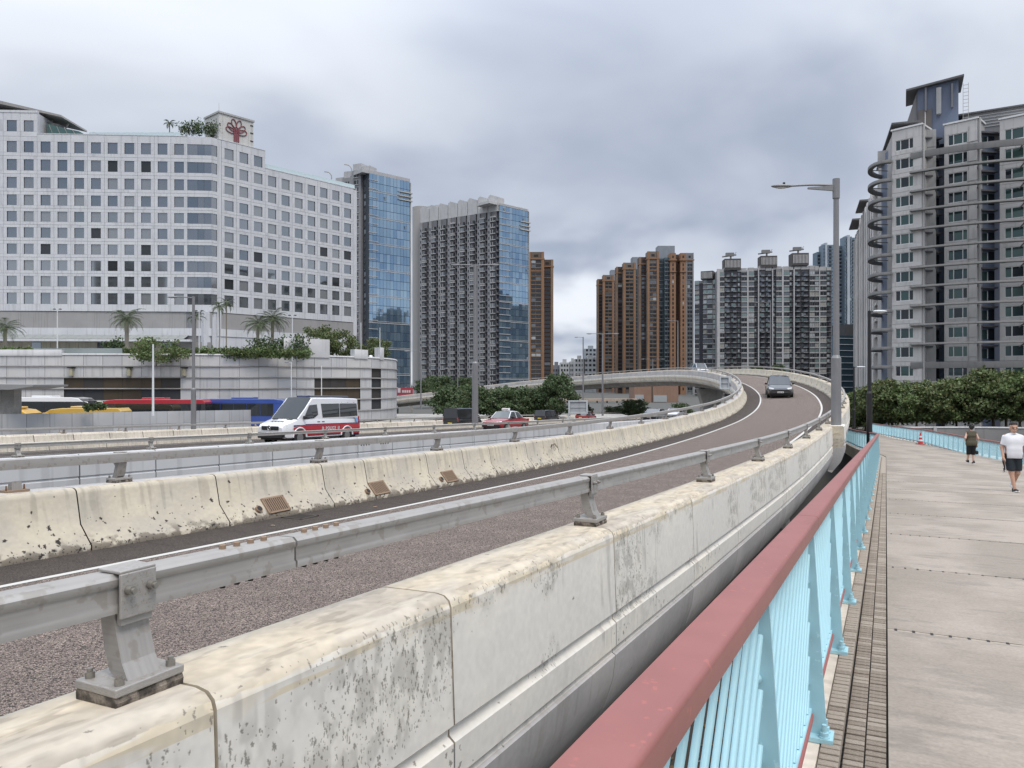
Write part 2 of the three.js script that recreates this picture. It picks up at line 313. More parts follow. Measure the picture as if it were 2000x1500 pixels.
// ---------- the flyover ramp ----------
const FLY = new Line([
  [-9.70, -5.72, -1.61, .0226], [-5.23, 3.23, -1.91, .023], [-.74, 12.16, -2.21, .018], [3.74, 21.10, -2.42, .0145], [8.16, 30.07, -2.46, .017], [12.52, 39.07, -2.36, .025], [16.76, 48.13, -2.12, .03],
  [20.62, 57.35, -1.64, .033], [23.78, 66.83, -.97, .033], [26.07, 76.56, -.28, .031], [27.62, 86.44, .33, .0295], [28.67, 96.38, .82, .028], [29.34, 106.36, 1.16, .025], [29.49, 116.36, 1.38, .022],
  [28.78, 126.33, 1.48, .018], [26.81, 136.12, 1.42, .013], [23.31, 145.48, 1.24, .009], [18.17, 154.04, .90, .005], [11.52, 161.49, .38, .004], [3.63, 167.60, -.30, .002], [-5.20, 172.28, -1.25, 0],
  [-14.65, 175.52, -2.35, 0], [-24.47, 177.39, -3.4, 0], [-34.44, 177.99, -4.4, 0], [-44.42, 177.44, -5.2, 0], [-54.29, 175.87, -5.8, 0]]);
const FEND = FLY.length - .5, RAIL = 3.75;
{
  const g = structure('flyover_road', []);
  mesh('lane_surface', ribbon(FLY, -2.1, 2.3, 0, .5, FEND, 1.5), M.asphalt, g);
  mesh('shoulder_surface', ribbon(FLY, -3.3, -2.1, 0, .5, FEND, 1.5), M.shoulder, g);
  mesh('shoulder_surface', ribbon(FLY, 2.3, 3.3, 0, .5, FEND, 1.5), M.shoulder, g);
  mesh('edge_line', ribbon(FLY, -2.16, -2.05, .005, .5, FEND, 1.5), M.line, g);
  mesh('edge_line', ribbon(FLY, 2.24, 2.36, .005, .5, FEND, 1.5), M.line, g);
  mesh('box_girder', sweep(FLY, [[[-3.25, -.06], [3.25, -.06]], [[3.25, -.06], [3.25, -.98]], [[3.25, -.98], [2.4, -1.05]], [[2.4, -1.05], [2.0, -1.75]], [[2.0, -1.75], [-2.0, -1.75]], [[-2.0, -1.75], [-2.4, -1.05]], [[-2.4, -1.05], [-3.25, -.98]], [[-3.25, -.98], [-3.25, -.06]]].map(g => g), .5, FEND, 3), M.grey, g);
}
// cross-section of the parapets, o measured outwards from the rail
const roadFace = [[[-.55, -.02], [-.55, .07], [-.33, .33], [-.25, .72], [-.235, .765], [-.20, .79], [-.16, .80]]];
const topFace = [[-.16, .80], [.17, .80], [.22, .79], [.25, .765], [.262, .73]];
const outFace = [topFace, [[.262, .73], [.285, .115]], [[.285, .115], [.25, .085]], [[.25, .085], [.25, .05], [.285, .02]], [[.285, .02], [.285, -.17]], [[.285, -.17], [.25, -.20], [.25, -.23], [.28, -.25]], [[.28, -.25], [.255, -.45], [.18, -.68], [.05, -.88], [-.06, -.98]], [[-.06, -.98], [-.08, -1.04], [-.2, -1.05]], [[-.2, -1.05], [-.44, -1.05], [-.44, -.05]], [[-.44, -.05], [-.55, -.02]]];
function sideOf(groups, c, sign) { return sign > 0 ? groups.map(g => g.map(p => [c + p[0], p[1]])) : groups.map(g => g.map(p => [-c - p[0], p[1]]).reverse()); }
function parapetPanel(L, c, sign, s0, s1, step, parent, matRoad, matOut, random) {
  const a = sweep(L, sideOf(roadFace, c, sign), s0, s1, step, { caps: false, u0: random() * 8 });
  let b = sweep(L, sideOf(outFace, c, sign), s0, s1, step, { caps: true, u0: random() * 8, v0: .67 });
  if (sign < 0) {                                                   // keep uv running from the foot (road side) and from the top (outer side)
    const flipv = (geo, to) => { const u = geo.attributes.uv; for (let i = 0; i < u.count; i++) u.setY(i, to - u.getY(i)); };
    flipv(a, 1.0); flipv(b, 4.3 - .45);
  }
  const g = mergeGeometries([a, b], true), m = mesh('parapet_panel', g, [matRoad, matOut], parent);
  return m;
}
function stretches(list, from, to, gap) { const out = []; let p = from; for (const j of [...list.filter(j => j > from && j < to), to]) { out.push([p + gap / 2, j - gap / 2]); p = j; } return out; }
// a rail post: plate with a clamp over the rail, on a mortar bed; local +x points away from the road
function railPostParts(sign) {
  const body = prism([[.075, .05], [.02, .09], [-.005, .16], [-.03, .29], [-.03, .30], [.045, .30], [.055, .22], [.085, .12], [.12, .06], [.14, .05]].map(p => [p[0] - .045, p[1]]), .13);
  const clamp = merge([rbox(.014, .155, .14, .006, .035, .345, 0), rbox(.115, .012, .14, .005, -.018, .426, 0), cb(.02, .05, .12, .02, .27, 0)]);
  const plate = rbox(.21, .030, .27, .006, 0, .053, 0), bed = prism([[-.10, 0], [-.102, .025], [-.095, .038], [.095, .038], [.103, .02], [.10, 0]], .265);
  const nut = (x, y, z, rz) => merge([at(new THREE.CylinderGeometry(.017, .017, .022, 6), x, y, z, 0, 0, rz), at(new THREE.CylinderGeometry(.010, .010, .045, 8), x, y, z, 0, 0, rz)]);
  const bolts = [nut(.055, .365, .042, Math.PI / 2), nut(.055, .365, -.042, Math.PI / 2), nut(.075, .078, .1, 0), nut(-.075, .078, -.1, 0), nut(.075, .078, -.1, 0), nut(-.075, .078, .1, 0)];
  const f = g => sign > 0 ? g : g.scale(-1, 1, 1);
  const fix = g => { g = plain(f(g)); if (sign < 0) { const p = g.attributes; for (const k of ['position', 'normal', 'uv']) { const a = p[k], n = a.itemSize; for (let i = 0; i < a.count; i += 3) for (let c = 0; c < n; c++) { const t = a.array[(i + 1) * n + c]; a.array[(i + 1) * n + c] = a.array[(i + 2) * n + c]; a.array[(i + 2) * n + c] = t; } } } return g; };
  return { body: fix(body), clamp: fix(clamp), plate: fix(plate), bed: fix(bed), bolts: bolts.map(fix) };
}
const postParts = { 1: railPostParts(1), '-1': railPostParts(-1) };
const railProfile = [[[-.10, .285], [-.10, .40], [-.085, .417], [.0, .417], [.02, .40]], [[.02, .40], [.02, .378], [.012, .372], [.012, .318], [.02, .312], [.02, .285]], [[.02, .285], [-.10, .285]]];
function railPost(L, c, sign, s, parent, detail = true) {
  const p = L.at(s, sign * c, .80), o = new THREE.Group(); o.name = 'post'; o.position.copy(p); o.rotation.y = L.turn(s); parent.add(o);
  const q = postParts[sign];
  mesh('post_body', q.body, M.steel, o);
  if (detail) { mesh('clamp', q.clamp, M.steel, o); mesh('base_plate', q.plate, M.steel, o); mesh('mortar_bed', q.bed, M.mortar, o); for (const b of q.bolts) mesh('bolt', b, M.bolt, o); }
  else mesh('base_plate', q.plate, M.rusty, o);
}
function rails(L, c, sign, cuts, from, to, parent, step = 1.5, gap = .012) {
  for (const [a, b] of stretches(cuts, from, to, gap)) mesh('rail', sweep(L, sideOf(railProfile.map(g => g.map(p => [p[0], p[1] + .80])), c, sign), a, b, step), M.steel, parent);
}
const every = (a, b, d) => { const r = []; for (let x = a; x < b; x += d) r.push(x); return r; };
{
  const R = rnd(11);
  // right-hand parapet, beside the footbridge
  const out = thing('bridge_parapet', 'white painted concrete parapet with steel rail, nearest, beside the footbridge', 'parapet');
  const jo = [3.3, 6.0, 8.7, 11.38, 12.95, ...every(15.55, 260, 2.72)];
  for (const [a, b] of stretches(jo, .5, FEND, .016)) parapetPanel(FLY, RAIL, 1, a, b, a < 40 ? .9 : 1.4, out, M.cream, M.white, R);
  mesh('joint_filler', sweep(FLY, sideOf([[[-.50, .0], [-.50, .05], [-.30, .335], [-.225, .72], [-.19, .77], [.20, .77], [.238, .74], [.24, .1], [.225, -.45], [-.1, -.90], [-.42, -.95]]], RAIL, 1), .6, FEND - .1, 2), M.grey, out);
  for (const s of every(11.25 - 4.45 * 2, 150, 4.45)) railPost(FLY, RAIL, 1, s, out, s < 70);
  rails(FLY, RAIL, 1, [12.05, ...every(21.9, 170, 8.9)], .6, 170, out, 1.2);
  for (const c of [12.05, 39.7]) for (let k = -4; k <= 4; k++) if (k) {                       // splice bolts
    const p = FLY.at(c + k * .075 + Math.sign(k) * .05, RAIL - .05, 1.223); mesh('splice_bolt', at(new THREE.CylinderGeometry(.014, .014, .02, 6), p.x, p.y, p.z), M.rusty, out);
    const q = FLY.at(c + k * .075 + Math.sign(k) * .05, RAIL - .05, 1.075); mesh('splice_bolt', at(new THREE.CylinderGeometry(.012, .012, .03, 6), q.x, q.y, q.z), M.joint, out);
  }
  // left-hand parapet
  const inn = thing('bridge_parapet', 'cream concrete barrier with steel rail and rusty drain grilles, far side of the ramp', 'parapet');
  const ji = [3.1, 5.4, 7.7, 9.9, 12.1, 14.0, 15.9, 18.2, 20.7, 21.97, 24.24, 25.86, 27.27, 29.5, 31.8, 33.8, ...every(36, 260, 2.25)];
  for (const [a, b] of stretches(ji, .5, FEND, .018)) parapetPanel(FLY, RAIL, -1, a, b, a < 40 ? .8 : 1.2, inn, M.cream, M.white, R);
  mesh('joint_filler', sweep(FLY, sideOf([[[-.50, .0], [-.50, .05], [-.30, .335], [-.225, .72], [-.19, .77], [.20, .77], [.238, .74], [.24, .1], [.225, -.45], [-.1, -.90], [-.42, -.95]]], RAIL, -1), .6, FEND - .1, 2), M.joint, inn);
  for (const s of every(16.7 - 4.2 * 3, 190, 4.2)) railPost(FLY, RAIL, -1, s, inn, s < 60);
  rails(FLY, RAIL, -1, [22.6, ...every(33.4, 190, 8.4)], .6, 190, inn, 1.2);
  for (let k = -4; k <= 4; k++) if (k) { const q = FLY.at(22.6 + k * .085 + Math.sign(k) * .12, -RAIL + .05, 1.075); mesh('splice_bolt', at(new THREE.CylinderGeometry(.012, .012, .03, 6), q.x, q.y, q.z), M.joint, inn); }
  { // sawn-off post on the left
    const s = FLY.find(-RAIL, .8, 27), p = FLY.at(s, -RAIL, .8), o = new THREE.Group(); o.name = 'sawn_post'; o.position.copy(p); o.rotation.y = FLY.turn(s); inn.add(o);
    mesh('stub', prism([[-.05, 0], [.06, 0], [.05, .14], [-.02, .11]], .12), M.steel, o); mesh('base_plate', cb(.2, .03, .27, 0, .015, 0), M.rusty, o);
    for (const z of [-.11, .11]) mesh('bolt', cyl(.014, .008, .07, 6, .02, .02, z), M.rust, o);
  }
  // rusty weep grilles in the foot of the barrier, each with a round weep hole
  for (const u of [549, 748, 886]) {
    const s = FLY.find(-3.2, .15, u), o = new THREE.Group(); o.name = 'drain_grille'; const p = FLY.at(s, -3.298, .212); o.position.copy(p); o.rotation.y = FLY.turn(s); inn.add(o);
    const lean = .70;                                            // the slope of the foot
    const put = (g) => at(g, 0, 0, 0, 0, 0, lean);
    mesh('frame', put(merge([cb(.03, .30, .03, .0, 0, -.24), cb(.03, .30, .03, 0, 0, .24), cb(.03, .03, .5, 0, .14, 0), cb(.03, .03, .5, 0, -.14, 0)])), M.rusty, o);
    mesh('back', put(cb(.012, .28, .46, -.004, 0, 0)), M.joint, o);
    for (let k = 0; k < 10; k++) mesh('bar', put(cb(.026, .27, .019, .004, 0, -.205 + k * .0455)), M.rusty, o);
    const h = at(new THREE.CylinderGeometry(.062, .062, .05, 16), .03, -.02, .42, 0, 0, Math.PI / 2 + lean); mesh('weep_pipe', h, M.rusty, o);
    mesh('weep_hole', at(new THREE.CylinderGeometry(.048, .048, .054, 16), .032, -.02, .42, 0, 0, Math.PI / 2 + lean), M.joint, o);
  }
  { // gully in the shoulder
    const s = FLY.find(-2.95, 0, 580), o = thing('road_gully', 'dark iron gully grate in the shoulder below the first drain grille', 'drain', FLY.at(s, -2.9, .006).toArray(), FLY.turn(s));
    mesh('frame', merge([cb(.44, .02, .04, 0, 0, -.2), cb(.44, .02, .04, 0, 0, .2), cb(.04, .02, .44, -.2, 0, 0), cb(.04, .02, .44, .2, 0, 0)]), M.iron, o);
    for (let k = 0; k < 7; k++) mesh('bar', cb(.36, .018, .022, 0, 0, -.15 + k * .05), M.iron, o);
    mesh('pit', cb(.36, .004, .36, 0, -.001, 0), M.joint, o);
  }
  { // bulge of the parapet that carries the lamp post
    const s = FLY.find(RAIL, .8, 1613, 44);
    const pr = [[[.10, .78], [.10, .81], [.62, .81], [.66, .78]], [[.66, .78], [.68, .16]], [[.68, .16], [.64, .13], [.64, .09], [.68, .06]], [[.68, .06], [.66, -.2], [.55, -.55], [.24, -.95]], [[.24, -.95], [.10, -.9], [.10, .78]]];
    mesh('lamp_plinth', sweep(FLY, sideOf(pr, RAIL, 1), s - .55, s + .75, .4, { v0: 1.05 }), M.white, out);
    FLY.lampS = s;
  }
}
// piers under the loop
for (const [s, h, l] of [[128, 7.3, 'curved grey bridge pier under the loop, behind the tree'], [104, 8, 'grey bridge pier under the bend of the ramp, right one'], [196, 5, 'grey bridge pier half hidden by trees, left under the ramp'], [223, 3.4, 'small grey pier beside the curved podium end'], [78, 8, 'grey pier below the ramp hidden past the lamp post']]) {
  const p = FLY.at(s, 0, -1.75), o = thing('bridge_pier', l, 'pier', [p.x, 0, p.z], FLY.turn(s));
  const top = p.y - .25, w = [[-1.5, 0], [-1.35, top - 2.2], [-2.0, top], [2.0, top], [1.35, top - 2.2], [1.5, 0]];
  mesh('column', prism(w, 1.7, .12), M.grey, o);
  for (const x of [-1.1, 1.1]) mesh('bearing', cb(.6, .26, .6, x, top + .12, 0), M.joint, o);
}
for (const [s, h] of [[24, 1], [50, 1]]) {
  const p = FLY.at(s, 0, -1.75), o = thing('bridge_pier', s < 30 ? 'grey pier under the near ramp below the white parapet' : 'grey pier under the ramp seen past the pale blue railing', 'pier', [p.x, 0, p.z], FLY.turn(s));
  mesh('column', prism([[-1.5, 0], [-1.35, p.y - 2.2], [-1.9, p.y - .2], [1.9, p.y - .2], [1.35, p.y - 2.2], [1.5, 0]], 1.6, .1), M.grey, o); mesh('bearing', cb(2.4, .22, .6, 0, p.y - .1, 0), M.joint, o);
}
// ---------- the footbridge the photograph is taken from ----------
const FB = new Line([[-1.85, -3, -1.42], [18.6, 39, -3.635], [22.5, 50, -4.15], [25.6, 58.5, -4.5], [33.2, 80, -5.4], [36.8, 90, -5.7]], false);
const RR = new Line([[17.1, 23, -3.25], [22, 33, -3.76], [25.4, 42, -4.09], [32.1, 60, -4.65], [38.6, 80, -5.35], [41.9, 90, -5.65]], false);
const fbS = d => (d + 3) / .8993;
{
  const g = structure('footbridge_deck', []);
  const end = FB.length - .5;
  mesh('edge_beam', sweep(FB, [[[-.22, -.75], [-.20, -.06], [-.17, 0], [.055, 0]], [[.055, 0], [.06, -.12], [5.6, -.12], [5.62, 0], [5.95, 0]], [[5.95, 0], [6.0, -.75]], [[6.0, -.75], [4.2, -1.2], [1.6, -1.2], [-.22, -.75]]], .4, end, 2), M.beige, g);
  // slabs, 3 m each, with slotted joint strips between them
  const joints = every(fbS(6.25) - 2.96 * 4, end, 2.96), w = [[[.362, -.10], [.362, -.034], [5.52, -.034], [5.52, -.10]]];
  for (const [a, b] of stretches(joints, .4, end, .05)) mesh('walkway_slab', sweep(FB, [[[.362, -.11], [.362, -.035]], [[.362, -.034], [2.9, -.028], [5.52, -.034]], [[5.52, -.035], [5.52, -.11]]], a, b, 1.0, { u0: a * 1.7, v0: a * 2.3 }), M.walk, g);
  for (const j of joints.filter(j => j < 40)) {
    mesh('joint_strip', sweep(FB, [[[.362, -.036], [5.52, -.036]]], j - .022, j + .022, .05, { caps: false }), M.tile, g);
    const t = []; for (let o = .42; o < 5.5; o += .125) { const p = FB.at(j, o, -.0335); t.push(at(cb(.020, .004, .06), p.x, p.y, p.z, FB.turn(j))); }
    stuffPart(mesh('joint_slots', merge(t), M.joint, g));
  }
  mesh('right_channel', ribbon(FB, 5.52, 5.60, -.06, .4, end, 2), M.joint, g);
  // tiled kerb and tiled channel along the left-hand railing
  const R = rnd(77), near = [], far = { 0: [], 1: [] };
  mesh('tile_bed', ribbon(FB, .055, .362, -.078, .4, 60, 2), M.joint, g);
  const rows = [[.062, .152, -.05, .006, 0, .012], [.160, .252, -.075, -.052, 1, .0], [.258, .352, -.075, -.050, 1, .03]];
  for (const [o0, o1, h0, h1, dark, shift] of rows) {
    const geo = [0, 1, 2].map(() => { const gg = rbox(o1 - o0, h1 - h0, .054, .004, 0, 0, 0, 1); return gg; });
    for (let s = fbS(2.0) + shift; s < fbS(26); s += .069) {
      const p = FB.at(s, (o0 + o1) / 2, (h0 + h1) / 2 + (R() - .5) * .004), k = (R() * 3) | 0, mat = dark && R() < .7 ? 1 : R() < .12 ? 1 : 0;
      if (s < fbS(8.4)) { const m = mesh('tile', geo[k], mat ? M.tileDark : M.tile, g); m.position.copy(p); m.rotation.set(FB.tilt(s), FB.turn(s) + (R() - .5) * .02, 0, 'YXZ'); }
      else far[mat].push(at(rbox(o1 - o0, h1 - h0, .054, .004, 0, 0, 0, 1), p.x, p.y, p.z, FB.turn(s), FB.tilt(s)));
    }
  }
  for (const k of [0, 1]) stuffPart(mesh('tile_rows', merge(far[k]), k ? M.tileDark : M.tile, g));
  for (const [o0, o1, h] of [[.062, .152, .005], [.16, .352, -.052]]) mesh('tile_strip', ribbon(FB, o0, o1, h, fbS(26), 60, 2), M.tile, g);
  for (const [d, h] of [[12, 1], [34, 1], [56, 1]]) { const p = FB.at(fbS(d), 2.9, -1.1); mesh('footbridge_column', prism([[-.6, 0], [-.6, p.y - .6], [-1.6, p.y], [1.6, p.y], [.6, p.y - .6], [.6, 0]], .9, .05).applyMatrix4(new THREE.Matrix4().makeRotationY(FB.turn(fbS(d))).setPosition(p.x, 0, p.z)), M.grey, g); }
}
// the steel railings
function railing(L, s0, s1, base, label, first, side, cutAt) {
  const t = thing('footbridge_railing', label, 'railing', [0, 0, 0], 0);
  const HR = 1.13, step = 1.635;
  for (const [a, b] of stretches(every(cutAt, s1, 6.54), s0, s1, .006)) mesh('handrail', sweep(L, [[[-.052, HR - .062], [-.054, HR - .012], [-.044, HR], [.044, HR], [.054, HR - .012], [.052, HR - .062]], [[.052, HR - .062], [.036, HR - .075], [-.036, HR - .075], [-.052, HR - .062]]], a, b, 1.2), M.handrail, t);
  const plate = merge([cb(.16, .022, .13, .035, .011, 0)]), fin = prism([[-.035, .02], [.085, .02], [.02, HR - .07], [-.03, HR - .07]], .016), web = cb(.01, HR - .09, .05, -.03, HR / 2, 0);
  const nut = merge([at(new THREE.CylinderGeometry(.022, .022, .026, 6), 0, .035, 0), cyl(.012, .012, .05, 8, 0, .035, 0), cyl(.027, .027, .006, 10, 0, .022, 0)]);
  const pegs = [.27, .52, .78].map(h => at(new THREE.SphereGeometry(.016, 8, 6), -.012, h, .02));
  for (let s = base, k = 0; s < s1; s += step, k++) {
    if (s < s0) continue;
    const p = L.at(s, 0, .006), o = new THREE.Group(); o.name = 'post'; o.position.copy(p); o.rotation.y = L.turn(s); if (side < 0) o.rotation.y += Math.PI; t.add(o);
    mesh('fin', fin, M.blue, o); mesh('web', web, M.blue, o); mesh('base_plate', plate, M.blue, o);
    if (s < first) { for (const z of [-.035, .035]) { const n = mesh('bolt', nut, M.blue, o); n.position.set(.075, 0, z); } for (const g of pegs) mesh('peg', g, M.blue, o); }
  }
  // sloping bars between the posts, their ends stepping up the far post
  const rest = [], bar = new THREE.CylinderGeometry(.0095, .0095, 1, 8), thin = new THREE.CylinderGeometry(.0095, .0095, 1, 5, 1, true), Yu = V3(0, 1, 0), h0 = .15, h1 = HR - .07, run = .88;
  let n = 0;
  for (let s = base - step; s < s1; s += step) for (let k = 0; k < 17; k++) {
    const f = s - run * (h1 - h0) + (k + .5) * .150, lo = Math.max(h0, h0 + (s + .035 - f) / run), hi = Math.min(h1, h0 + (s + step - .03 - f) / run);
    if (hi - lo < .06 || s < s0 - .2 || s + step > s1) continue;
    const a = L.at(f + run * (lo - h0), 0, lo), b = L.at(f + run * (hi - h0), 0, hi), c = a.clone().lerp(b, .5), q = new THREE.Quaternion().setFromUnitVectors(Yu, b.clone().sub(a).normalize()), len = a.distanceTo(b);
    if (s < first && n < 300) { const m = mesh('baluster', bar, M.blue, t); m.position.copy(c); m.quaternion.copy(q); m.scale.set(1, len, 1); n++; } else rest.push(plain(thin.clone().applyMatrix4(new THREE.Matrix4().compose(c, q, V3(1, len, 1)))));
  }
  stuffPart(mesh('far_balusters', merge(rest), M.blue, t));
  mesh('bottom_rail', sweep(L, [[[-.022, .09], [-.022, .125], [.022, .125], [.022, .09]], [[.022, .09], [-.022, .09]]], s0, s1, 2), M.redTrim, t);
  mesh('bottom_plate', sweep(L, [[[-.014, .126], [-.014, .150], [.014, .150], [.014, .126]]], s0, s1, 2), M.blue, t);
  return t;
}
railing(FB, fbS(-1), FB.length - .6, fbS(3.88) - 1.635 * 4, 'pale blue railing with red handrail, near one along the left edge of the walkway', fbS(24), 1, fbS(3.78));
railing(RR, .7, RR.length - .7, 1.2, 'pale blue railing along the far right edge of the walkway, behind the two walkers', 0, -1, 4);
// soil strip with dry leaves deep between the ramp and the footbridge
{
  const g = structure('verge', []);
  mesh('verge_soil', ribbon(FLY, 3.4, 6.2, -1.75, 2, 30, 1.5), std(lin(.06, .052, .044), 1), g);
  const R = rnd(5), L = [], W = []; for (let i = 0; i < 900; i++) { const s = 3 + R() * 24, p = FLY.at(s, 3.7 + R() * 1.7, -1.735 + R() * .02), z = .02 + R() * .05; const q = at(new THREE.PlaneGeometry(z * (.5 + R() * 2.5), z * .5), p.x, p.y, p.z, R() * 6.3, -Math.PI / 2 + (R() - .5), 0); (R() < .93 ? L : W).push(q); }
  const a = mesh(numbered('leaf_litter'), merge(L), new THREE.MeshStandardMaterial({ color: lin(.17, .11, .05), roughness: 1, side: THREE.DoubleSide }), scene); a.userData = { kind: 'stuff', label: 'dry brown leaves lying deep between the ramp and the footbridge', category: 'leaves' };
  const b = mesh(numbered('paper_litter'), merge(W), new THREE.MeshStandardMaterial({ color: lin(.6, .62, .66), roughness: .7, side: THREE.DoubleSide }), scene); b.userData = { kind: 'stuff', label: 'pale scraps of litter between the ramp and the footbridge', category: 'litter' };
}
// ---------- the highway to the left ----------
const hwy = d => [-14.6 + .5135 * (d - 22.7), d, Math.max(-6.4, -2.97 - .0265 * (d - 22.7)), .027];
const HW = new Line([-12, 10, 30, 50, 70, 90, 110, 130, 160, 220].map(hwy), false);
const hwS = d => (d + 12) / .8896;
{
  const g = structure('highway', []);
  mesh('carriageway', ribbon(HW, -25.5, -12.8, 0, 1, HW.length - 1, 5), M.shoulder, g); mesh('carriageway', ribbon(HW, -12.2, -.4, .42, 1, HW.length - 1, 5), M.shoulder, g);
  for (const o of [-1.6, -11.2, -13.9, -24.6]) mesh('edge_line', ribbon(HW, o, o + .12, o > -12 ? .426 : .006, 1, HW.length - 1, 5), M.line, g);
  for (const o of [-4.9, -8.1, -17.3, -20.9]) for (const s of every(hwS(10), hwS(120), 9)) mesh('lane_dash', ribbon(HW, o, o + .1, o > -12 ? .426 : .006, s, s + 3, 1.5), M.line, g);
  mesh('highway_deck', sweep(HW, [[[-25.6, -.05], [-.4, -.05]], [[-.4, -.05], [-.4, -1.1], [-25.6, -1.1], [-25.6, -.05]]], 1, HW.length - 1, 10), M.grey, g);
}
function highwayParapet(label, c, sign, d0, d1, step, matRoad, matOut, seed, posts, first) {
  const R = rnd(seed), t = thing('highway_parapet', label, 'parapet');
  for (const [a, b] of stretches(every(hwS(d0), hwS(d1), step), hwS(d0) - .5, hwS(d1), .045)) parapetPanel(HW, c, sign, a, b, 1.5, t, matRoad, matOut, R);
  mesh('joint_filler', sweep(HW, sideOf([[[-.50, .0], [-.50, .05], [-.30, .335], [-.225, .72], [-.19, .77], [.20, .77], [.238, .74], [.24, .1], [.225, -.45], [-.1, -.90], [-.42, -.95]]], c, sign), hwS(d0), hwS(d1) - .1, 6), M.joint, t);
  for (const s of every(first, hwS(d1), posts)) railPost(HW, c, sign, s, t, s < hwS(60) && c === 0);
  rails(HW, c, sign, every(first + 2, hwS(d1), 9), hwS(d0) - .4, hwS(d1), t, 3);
  return t;
}
highwayParapet('clean white parapet with steel rail along the near edge of the highway', 0, 1, 12, 125, 2.75, M.beige, fac(.64, .65, .665), 31, 4.5, hwS(22.7) - 9);
highwayParapet('beige parapet with steel rail along the far edge of the highway', 26, -1, 16, 150, 2.6, M.beige, M.beige, 33, 4.5, hwS(50.7) - 27);
highwayParapet('second beige parapet just behind the far edge of the highway', -29, 1, 16, 150, 2.6, M.beige, M.beige, 35, 4.5, hwS(52.2) - 27);
{
  const t = thing('median_barrier', 'low beige concrete barrier down the middle of the highway', 'barrier'), R = rnd(37);
  const pr = [[[-.32, -.02], [-.32, .08], [-.19, .32], [-.12, .78], [-.09, .81], [.09, .81], [.12, .78], [.19, .32], [.32, .08], [.32, -.02]]];
  for (const [a, b] of stretches(every(hwS(20), hwS(120), 2.9), hwS(19), hwS(120), .03)) mesh('barrier_unit', sweep(HW, pr.map(g => g.map(p => [p[0] - 12.5, p[1]])), a, b, 3, { u0: R() * 9 }), M.beige, t);
  mesh('joint_filler', sweep(HW, [pr[0].map(p => [p[0] * .9 - 12.5, p[1] * .96])], hwS(19), hwS(120), 10), M.joint, t);
}
// grey panelled wall between the highway and the bus park
{
  const WL = new Line([40, 66, 100].map(d => [-41.8 + .5135 * (d - 66), d, -2.55 - .0188 * (d - 66), 0]), false), t = thing('boundary_wall', 'pale grey panelled wall in front of the parked coaches', 'wall'), R = rnd(39), m = [M.grey, fac(.40, .41, .43), fac(.44, .45, .47)];
  for (const [a, b] of stretches(every(1, WL.length - 1, 2.02), 1, WL.length - 1, .03)) for (const [h0, h1] of [[-1.25, 0], [-2.3, -1.27], [-4, -2.32]]) mesh('panel', sweep(WL, [[[-.06, h0], [-.06, h1], [.06, h1], [.06, h0]], [[.06, h0], [-.06, h0]]], a, b, 3, { u0: R() * 5, v0: R() * 3 }), m[1 + (R() * 2 | 0)], t);
  mesh('backing', sweep(WL, [[[-.04, -4], [-.04, -.03], [.04, -.03], [.04, -4]]], 1, WL.length - 1, 10), M.joint, t);
}
{ const g = structure('terminal_pavement', []); mesh('pavement', at(bx(-140, 20, CH - 6.6, CH - 5.45, -140, -62), 0, 0, 0), M.grey, g); }
// ---------- vehicles ----------
// a body shell through cross-sections; row = [z, [[x, y], ...]] given for the right half from the sill up to the middle
function patch(rows, i0, i1, j0, j1, out = 0, crease = .7) {
  const P = [], I = [], w = j1 - j0 + 1;
  const full = rows.map(([z, h]) => [z, [...h, ...h.slice(0, -1).reverse().map(p => [-p[0], p[1]])]]);
  const N = full[0][1].length, q = (i, j) => { const [z, h] = full[i]; return V3(h[j][0], h[j][1], z); };
  const norm = (i, j) => { const a = q(Math.min(i + 1, full.length - 1), j).sub(q(Math.max(i - 1, 0), j)), b = q(i, Math.min(j + 1, N - 1)).sub(q(i, Math.max(j - 1, 0))); return b.cross(a).normalize(); };
  for (let i = i0; i <= i1; i++) for (let j = j0; j <= j1; j++) { const p = q(i, j).addScaledVector(norm(i, j), out); P.push(p.x, p.y, p.z); }
  for (let i = 0; i < i1 - i0; i++) for (let j = 0; j < w - 1; j++) { const a = i * w + j; I.push(a, a + 1, a + w, a + 1, a + w + 1, a + w); }
  const g = new THREE.BufferGeometry(); g.setAttribute('position', new THREE.Float32BufferAttribute(P, 3)); g.setIndex(I);
  return toCreasedNormals(g, crease);
}
function endCap(rows, i, sign) {
  const [z, h] = rows[i], pts = [...h, ...h.slice(0, -1).reverse().map(p => [-p[0], p[1]])];
  const g = new THREE.ShapeGeometry(new THREE.Shape(pts.map(p => new THREE.Vector2(p[0], p[1])))); g.translate(0, 0, z); if (sign < 0) g.scale(1, 1, 1); return g;
}
function curve(list, t) { for (let i = 0; i < list.length - 1; i++) if (t <= list[i + 1][0]) { const k = (t - list[i][0]) / (list[i + 1][0] - list[i][0]); return lerp(list[i][1], list[i + 1][1], k * k * (3 - 2 * k) * .5 + k * .5); } return list[list.length - 1][1]; }
const carGlass = new THREE.MeshPhysicalMaterial({ color: lin(.02, .024, .028), roughness: .04, clearcoat: 1, specularIntensity: 1 }), trim = std(lin(.015, .015, .016), .5), alloy = new THREE.MeshStandardMaterial({ color: lin(.35, .35, .36), roughness: .35, metalness: .8 }), lampClear = new THREE.MeshPhysicalMaterial({ color: lin(.75, .78, .80), roughness: .08, clearcoat: 1 }), lampRed = new THREE.MeshPhysicalMaterial({ color: lin(.35, .012, .012), roughness: .15, clearcoat: 1 }), plateY = std(lin(.75, .55, .06), .5), plateW = std(lin(.8, .8, .78), .5), plateDark = std(lin(.03, .03, .03), .6);
